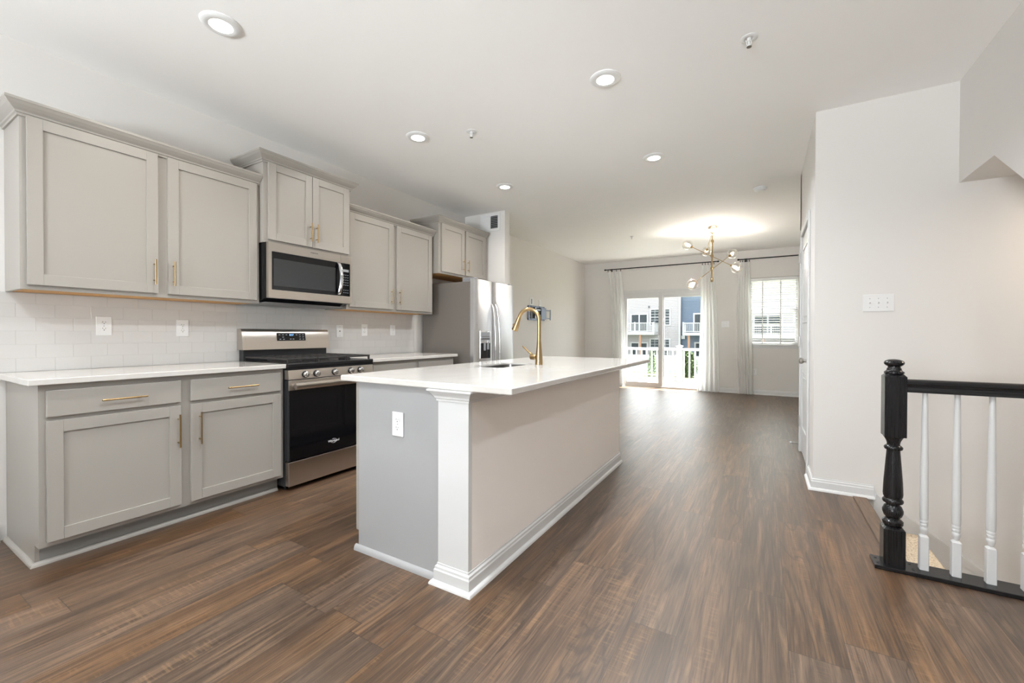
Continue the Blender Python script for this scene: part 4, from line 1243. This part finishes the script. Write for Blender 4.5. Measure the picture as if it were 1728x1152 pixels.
# chandelier
CX, CY = -0.672, 7.0
t = thing('chandelier', (CX, CY, ZC), 'brass chandelier with six clear glass globes on crossing arms', 'chandelier')
bm = new(); lathe(bm, [(0.062, ZC - 0.0004), (0.062, ZC - 0.014), (0.056, ZC - 0.022), (0.012, ZC - 0.026), (0.008, ZC - 0.04)], (CX, CY, 0), 'Z', 32); part('canopy', bm, 'brass', t, 40)
bm = new()
lathe(bm, [(0.0085, ZC - 0.03), (0.0085, 2.55)], (CX, CY, 0), 'Z', 14)
lathe(bm, [(0.012, 2.56), (0.012, 1.99)], (CX, CY, 0), 'Z', 16)
lathe(bm, [(0.018, 1.99), (0.018, 1.93), (0.014, 1.925)], (CX, CY, 0), 'Z', 16)
part('stem', bm, 'brass', t, 40)
ARMS = [(Vector((-1.029, 7.078, 2.533)), Vector((-0.34, 6.906, 2.096))),
        (Vector((-0.885, 6.547, 1.852)), Vector((-0.427, 7.472, 2.402))),
        (Vector((-0.621, 6.565, 2.604)), Vector((-0.792, 7.394, 2.462)))]   # globe centres at both ends of each arm
for g0, g1 in ARMS:
    c = (g0 + g1) / 2
    u = (g1 - g0).normalized()
    zp = c.z
    bm = new()
    tube(bm, [g0 + u * 0.092, c, g1 - u * 0.092], 0.0048, 12)
    lathe(bm, [(0.019, zp - 0.018), (0.021, zp - 0.012), (0.021, zp + 0.012), (0.019, zp + 0.018)], (CX, CY, 0), 'Z', 16)
    arm = part('arm', bm, 'brass', t, 40)
    for e0, d in ((g0, -u), (g1, u)):
        e = e0 - d * 0.094
        bm = new(); tube(bm, [e - d * 0.004, e, e + d * 0.012, e + d * 0.032, e + d * 0.036], [0.006, 0.016, 0.021, 0.021, 0.012], 18); part('socket', bm, 'brass', arm, 40)
        bm = new(); sphere(bm, e0, 0.078, 32, 20); part('globe', bm, 'globe', arm, True, 'clear glass globe')
        bm = new(); tube(bm, [e + d * 0.036, e + d * 0.05, e + d * 0.072, e + d * 0.09, e + d * 0.098], [0.010, 0.014, 0.022, 0.018, 0.004], 14); part('bulb', bm, 'bulb', arm, True, 'glowing warm bulb')
        ld = bpy.data.lights.new('bulb_glow', 'POINT'); ld.energy = BULB_W * (0.2 if zp > 2.5 else 1.4); ld.color = (1, 0.95, 0.90); ld.shadow_soft_size = 0.024
        lo = bpy.data.objects.new('bulb_glow', ld); COL.objects.link(lo); lo.parent = t; lo.location = e0 - Vector((CX, CY, ZC)) - d * 0.02

# assumed stairwell light under the upper flight, unseen right of frame, for warm glow
t = thing('assumed_stairwell_light', (1.95, 3.5, 2.105), 'assumed round stairwell ceiling light under the upper flight, out of frame', 'ceiling light')
bm = new(); lathe(bm, [(0.13, 2.1046), (0.13, 2.09), (0.11, 2.06), (0.04, 2.045), (1e-5, 2.044)], (1.95, 3.5, 0), 'Z', 32); part('shade', bm, 'lens', t, 40)
area('assumed_stair_lamp', (0, 0, -0.065), (0, 0, 0), 0.18, 0.18, 9, (1.0, 0.82, 0.62), 'DISK', t)

# ------------------------------------------------------------------ stair railing
t = thing('stair_railing', (0.56, 2.725, 0), 'black newel post and handrail with white turned balusters beside the stairwell', 'railing')
NX, NY = 0.548, 2.722
ZP = 0.019
bm = new(); box(bm, 0.470, 1.5, 2.655, 2.775, 0.0, ZP, 0.003); part('base_plate', bm, 'blackrail', t)
for (x, y) in ((0.488, 2.688), (0.488, 2.742), (0.617, 2.69), (0.617, 2.75), (1.02, 2.69), (1.02, 2.75)):
    bm = new(); lathe(bm, [(0.0065, ZP + 0.0001), (0.0055, ZP + 0.002), (0.002, ZP + 0.0012), (1e-5, ZP + 0.001)], (x, y, 0), 'Z', 12); part('screw', bm, 'threadplate', t)
h = 0.041
def sqblock(bm, x, y, h, z0, z1, ch):
    """square block with chamfered shoulders"""
    for (za, zb) in ((z0, z1),):
        secs = [(h - 0.012 if ch[0] else h, za), (h, za + (0.014 if ch[0] else 0)), (h, zb - (0.014 if ch[1] else 0)), (h - 0.012 if ch[1] else h, zb)]
        rings = []
        b = 0.003
        for hh, z in secs:
            pts = [(hh, -hh + b), (hh, hh - b), (hh - b, hh), (-hh + b, hh), (-hh, hh - b), (-hh, -hh + b), (-hh + b, -hh), (hh - b, -hh)]
            rings.append([bm.verts.new((x + px, y + py, z)) for px, py in pts])
        for r0, r1 in zip(rings, rings[1:]):
            for k in range(8): bm.faces.new((r0[k], r0[(k + 1) % 8], r1[(k + 1) % 8], r1[k]))
        bm.faces.new(rings[0][::-1]); bm.faces.new(rings[-1])
bm = new()
sqblock(bm, NX, NY, h, ZP + 0.0003, 0.205, (False, True))
lathe(bm, [(0.030, 0.203), (0.036, 0.206), (0.040, 0.214), (0.040, 0.226), (0.034, 0.233), (0.027, 0.238), (0.027, 0.243), (0.034, 0.250), (0.040, 0.268), (0.040, 0.280), (0.033, 0.298), (0.026, 0.306), (0.026, 0.310),
           (0.037, 0.314), (0.040, 0.320), (0.040, 0.328), (0.035, 0.334), (0.033, 0.337), (0.037, 0.346), (0.0385, 0.358), (0.036, 0.42), (0.0305, 0.50), (0.0265, 0.556), (0.026, 0.572),
           (0.033, 0.574), (0.036, 0.580), (0.036, 0.586), (0.031, 0.592), (0.025, 0.596), (0.025, 0.604), (0.028, 0.616), (0.035, 0.630), (0.039, 0.636), (0.039, 0.642), (0.030, 0.647)], (NX, NY, 0), 'Z', 36)
sqblock(bm, NX, NY, h, 0.640, 0.944, (False, True))
lathe(bm, [(0.034, 0.942), (0.038, 0.945), (0.038, 0.952), (0.031, 0.957), (0.028, 0.962), (0.028, 0.967), (0.024, 0.972), (0.024, 0.978), (0.032, 0.983), (0.038, 0.990), (0.039, 0.997), (0.034, 1.005), (0.022, 1.011), (0.008, 1.013), (1e-5, 1.013)], (NX, NY, 0), 'Z', 36)
part('newel_post', bm, 'blackpaint', t, 40)
bm = new()
HR = [(-0.030, 0.858), (0.030, 0.858), (0.030, 0.872), (0.026, 0.878), (0.026, 0.890), (0.031, 0.898), (0.029, 0.908), (0.020, 0.916), (0.0, 0.919), (-0.020, 0.916), (-0.029, 0.908), (-0.031, 0.898), (-0.026, 0.890), (-0.026, 0.878), (-0.030, 0.872)]
prism(bm, [(NY + a, b) for a, b in HR], NX + h + 0.0003, 1.5, 'X')
part('handrail', bm, 'blackrail', t, 35)
def baluster(x):
    bm = new()
    hh = 0.0165
    sqblock(bm, x, NY, hh, ZP + 0.0003, 0.190, (False, True))
    lathe(bm, [(0.0105, 0.188), (0.0115, 0.195), (0.0145, 0.202), (0.0155, 0.210), (0.0155, 0.216), (0.0125, 0.222), (0.0150, 0.228), (0.0150, 0.236), (0.0135, 0.239), (0.0155, 0.243), (0.0155, 0.251), (0.0140, 0.254),
               (0.0160, 0.262), (0.0158, 0.34), (0.0140, 0.52), (0.0115, 0.72), (0.0100, 0.8578)], (x, NY, 0), 'Z', 24)
    part('baluster', bm, 'trim', t, 40, 'white turned baluster')
for x in (0.660, 0.770, 0.882, 0.994, 1.106, 1.218, 1.330, 1.442): baluster(x)

# ------------------------------------------------------------------ outside: deck, lawn, fence, houses
bm = new(); box(bm, -4.2, 2.2, YF + 0.155, 11.0, -0.16, -0.06); struct('deck', bm, 'decking')
t = thing('deck_railing', (-1.5, 10.9, -0.06), 'white vinyl deck railing just outside the patio door', 'railing')
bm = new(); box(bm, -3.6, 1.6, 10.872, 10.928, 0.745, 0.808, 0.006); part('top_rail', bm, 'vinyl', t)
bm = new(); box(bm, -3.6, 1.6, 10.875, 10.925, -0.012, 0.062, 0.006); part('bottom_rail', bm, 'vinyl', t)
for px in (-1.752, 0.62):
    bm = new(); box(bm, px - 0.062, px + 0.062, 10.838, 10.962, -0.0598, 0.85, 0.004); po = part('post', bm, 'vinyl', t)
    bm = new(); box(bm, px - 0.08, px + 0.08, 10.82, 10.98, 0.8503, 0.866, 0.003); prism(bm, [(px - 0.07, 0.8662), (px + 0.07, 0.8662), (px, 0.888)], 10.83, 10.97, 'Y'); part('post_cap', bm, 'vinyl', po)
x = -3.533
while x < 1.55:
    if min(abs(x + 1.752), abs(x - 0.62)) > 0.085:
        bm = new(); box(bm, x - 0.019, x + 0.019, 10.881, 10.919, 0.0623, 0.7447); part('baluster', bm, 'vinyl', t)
    x += 0.1255
bm = new()
box(bm, -60, 40, 11.2, 70, -3.0, -2.6)
lawn = struct('ground_lawn', bm, 'grass')

t = thing('privacy_fence', (-9, 43, -2.6), 'long white vinyl privacy fence across the lawn', 'fence')
for k in range(12):
    x0 = -24 + k * 2.4
    if 0 <= x0 < 0: continue
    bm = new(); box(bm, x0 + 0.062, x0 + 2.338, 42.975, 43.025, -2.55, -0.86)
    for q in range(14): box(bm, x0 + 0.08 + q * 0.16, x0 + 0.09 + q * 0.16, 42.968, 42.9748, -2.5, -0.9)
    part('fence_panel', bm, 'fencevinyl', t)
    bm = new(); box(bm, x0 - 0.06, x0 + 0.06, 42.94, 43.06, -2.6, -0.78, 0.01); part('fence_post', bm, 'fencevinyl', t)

def house(name, label, x0, x1, yw, ztop, mat, wins, doors, decks, posts, corner=None, roof=True):
    t = thing(name, ((x0 + x1) / 2, yw + 4, -2.6), label, 'house', 'townhouses beyond the fence')
    bm = new(); box(bm, x0, x1, yw, yw + 9, -2.6, ztop); wl = part('wall', bm, mat, t)
    if roof:
        bm = new(); prism(bm, [(yw - 0.5, ztop), (yw + 4.5, ztop + 2.4), (yw + 9.5, ztop)], x0, x1, 'X'); part('roof', bm, 'roof', t)
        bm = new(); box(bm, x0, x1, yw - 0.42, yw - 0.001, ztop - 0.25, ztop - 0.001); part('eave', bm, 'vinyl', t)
    for (a, b, c, d) in wins:
        bm = new()
        tr_ = 0.14
        for (p, q, r, s) in ((a, a + tr_, c, d), (b - tr_, b, c, d), (a + tr_, b - tr_, c, c + tr_), (a + tr_, b - tr_, d - tr_, d), (a + tr_, b - tr_, (c + d) / 2 - 0.04, (c + d) / 2 + 0.04), ((a + b) / 2 - 0.05, (a + b) / 2 + 0.05, c + tr_, (c + d) / 2 - 0.04), ((a + b) / 2 - 0.05, (a + b) / 2 + 0.05, (c + d) / 2 + 0.04, d - tr_)):
            box(bm, p, q, yw - 0.06, yw - 0.001, r, s)
        for i in (1, 3):
            xx = a + (b - a) * i / 4
            box(bm, xx - 0.02, xx + 0.02, yw - 0.03, yw - 0.0175, c + tr_, d - tr_)
        for i in (1, 2, 4, 5):
            zz = c + (d - c) * i / 6
            box(bm, a + tr_, b - tr_, yw - 0.03, yw - 0.0175, zz - 0.02, zz + 0.02)
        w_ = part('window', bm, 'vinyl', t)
        bm = new(); box(bm, a + tr_, b - tr_, yw - 0.017, yw - 0.002, c + tr_, d - tr_); part('pane', bm, 'extglass', w_)
    for (a, b, c, d) in doors:
        bm = new()
        tr_ = 0.15
        for (p, q, r, s) in ((a, a + tr_, c, d), (b - tr_, b, c, d), (a + tr_, b - tr_, d - tr_, d), (a + tr_, b - tr_, c, c + 0.1), ((a + b) / 2 - 0.07, (a + b) / 2 + 0.07, c + 0.1, d - tr_)):
            box(bm, p, q, yw - 0.06, yw - 0.001, r, s)
        w_ = part('sliding_door', bm, 'vinyl', t)
        bm = new(); box(bm, a + tr_, b - tr_, yw - 0.017, yw - 0.002, c + 0.1, d - tr_); part('pane', bm, 'extglass', w_)
    for (a, b, z, dp) in decks:
        bm = new(); box(bm, a, b, yw - dp, yw - 0.07, z - 0.28, z); dk = part('balcony', bm, 'vinyl', t)
        bm = new()
        yr = yw - dp + 0.06
        box(bm, a, b, yr - 0.04, yr + 0.04, z + 0.93, z + 1.02); box(bm, a, b, yr - 0.03, yr + 0.03, z + 0.08, z + 0.15)
        nb = int((b - a) / 0.155)
        for k in range(nb + 1):
            xx = a + 0.03 + (b - a - 0.06) * k / nb
            box(bm, xx - 0.022, xx + 0.022, yr - 0.02, yr + 0.02, z + 0.151, z + 0.929)
        npost = max(1, round((b - a) / 2.1))
        for k in range(npost + 1):
            xx = a + 0.07 + (b - a - 0.14) * k / npost
            box(bm, xx - 0.07, xx + 0.07, yr - 0.07, yr + 0.07, z, z + 1.08)
        for xs_ in (a, b):
            sg = 0.03 if xs_ == a else -0.03
            box(bm, xs_ + sg - 0.03, xs_ + sg + 0.03, yr + 0.07, yw - 0.07, z + 0.93, z + 1.02)
            for k in range(1, int(dp / 0.155)):
                box(bm, xs_ + sg - 0.02, xs_ + sg + 0.02, yr + k * 0.155 - 0.02, yr + k * 0.155 + 0.02, z, z + 0.93)
        part('balcony_railing', bm, 'vinyl', dk)
    for (px, z, dp) in posts:
        bm = new(); box(bm, px - 0.10, px + 0.10, yw - dp + 0.1, yw - dp + 0.3, -2.6, z - 0.281); part('balcony_post', bm, 'bark', t)
    if corner is not None:
        bm = new(); box(bm, corner - 0.10, corner + 0.10, yw - 0.05, yw - 0.001, -2.6, ztop - 0.26); part('corner_board', bm, 'vinyl', t)
    return t
def sconce(t, x, yw, z):
    bm = new(); box(bm, x - 0.06, x + 0.06, yw - 0.12, yw - 0.001, z, z + 0.22, 0.01); part('porch_lamp', bm, 'black', t)
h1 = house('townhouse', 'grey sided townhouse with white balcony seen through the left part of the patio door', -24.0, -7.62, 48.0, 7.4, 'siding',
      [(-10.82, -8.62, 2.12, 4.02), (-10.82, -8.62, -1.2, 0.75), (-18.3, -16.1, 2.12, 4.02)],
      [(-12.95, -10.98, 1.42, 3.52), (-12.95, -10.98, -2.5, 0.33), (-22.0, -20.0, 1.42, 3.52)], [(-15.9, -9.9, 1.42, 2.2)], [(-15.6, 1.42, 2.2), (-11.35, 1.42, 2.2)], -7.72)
sconce(h1, -10.9 + 0.0, 48.0, 4.1)
h2 = house('townhouse', 'blue sided townhouse beside the grey one, right of the corner board', -7.60, -1.6, 48.4, 7.4, 'blue',
      [], [(-6.42, -4.4, 1.42, 3.45), (-6.30, -4.3, -2.5, 0.38)], [(-7.15, -2.4, 1.36, 2.2)], [(-6.55, 1.36, 2.2), (-2.6, 1.36, 2.2)])
bm = new(); box(bm, -7.60, -7.2, 48.20, 48.399, 0.7, 1.05, 0.01); part('meter_box', bm, 'vinyl', h2)
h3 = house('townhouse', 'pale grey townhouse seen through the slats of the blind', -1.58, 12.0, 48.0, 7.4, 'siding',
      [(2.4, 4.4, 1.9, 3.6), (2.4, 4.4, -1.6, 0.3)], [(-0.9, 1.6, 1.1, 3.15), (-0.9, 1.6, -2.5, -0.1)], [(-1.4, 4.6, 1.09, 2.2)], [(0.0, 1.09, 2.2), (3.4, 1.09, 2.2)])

def leafy(name, label, x, y, w, hgt, n, mat, seed, leaf=0.11, cat='shrub', cone=False, stem_h=0.3):
    rnd = random.Random(seed)
    t = thing(name, (x, y, -2.6), label, cat)
    bm = new()
    tube(bm, [(x, y, -2.6), (x + 0.03, y, -2.6 + hgt * 0.5), (x, y, -2.6 + hgt * 0.9)], [0.04, 0.028, 0.01], 8)
    for k in range(9):
        a = rnd.random() * 2 * PI; z = -2.6 + hgt * (0.2 + 0.07 * k)
        r = w * 0.38
        tube(bm, [(x, y, z), (x + r * math.cos(a), y + r * math.sin(a), z + 0.12 * hgt)], [0.014, 0.005], 6)
    part('stem', bm, 'bark', t)
    bm = new()
    for _ in range(n):
        f = rnd.random()
        rad = w / 2 * (1.0 - f * 0.85 if cone else math.sin(PI * min(0.98, 0.16 + 0.84 * f)) ** 0.6)
        a = rnd.random() * 2 * PI; r = rad * math.sqrt(rnd.random())
        c = Vector((x + r * math.cos(a), y + r * math.sin(a), -2.6 + stem_h * 0.3 + f * (hgt - stem_h * 0.3)))
        d = Vector((rnd.uniform(-1, 1), rnd.uniform(-1, 1), rnd.uniform(-.6, 1))).normalized()
        a1, b1 = frame_of(d)
        s = leaf * rnd.uniform(0.6, 1.3)
        vs = [bm.verts.new(c + d * s * u + a1 * s * v * 0.45 + b1 * s * 0.12 * w2) for u, v, w2 in ((-0.6, 0, 0), (0, 1, 1), (0.7, 0, 0), (0, -1, 1))]
        bm.faces.new(vs)
    part('foliage', bm, mat, t, None)
leafy('bush', 'dense green bush in front of the white fence at the right of the patio door', -5.8, 40.2, 1.7, 2.45, 5200, 'leaf', 1, 0.13)
leafy('bush', 'second green bush half hidden by the curtain right of the dense one', -3.7, 40.8, 1.6, 2.1, 3800, 'leaf', 2, 0.13)
leafy('sapling', 'slender young tree before the fence behind the middle of the patio door', -8.7, 39.5, 1.3, 2.5, 900, 'leaf2', 3, 0.14, 'tree', True, 0.7)
leafy('sapling', 'small young tree before the fence left of the island corner view', -11.9, 40.0, 1.2, 2.0, 520, 'leaf2', 4, 0.13, 'tree', True, 0.6)
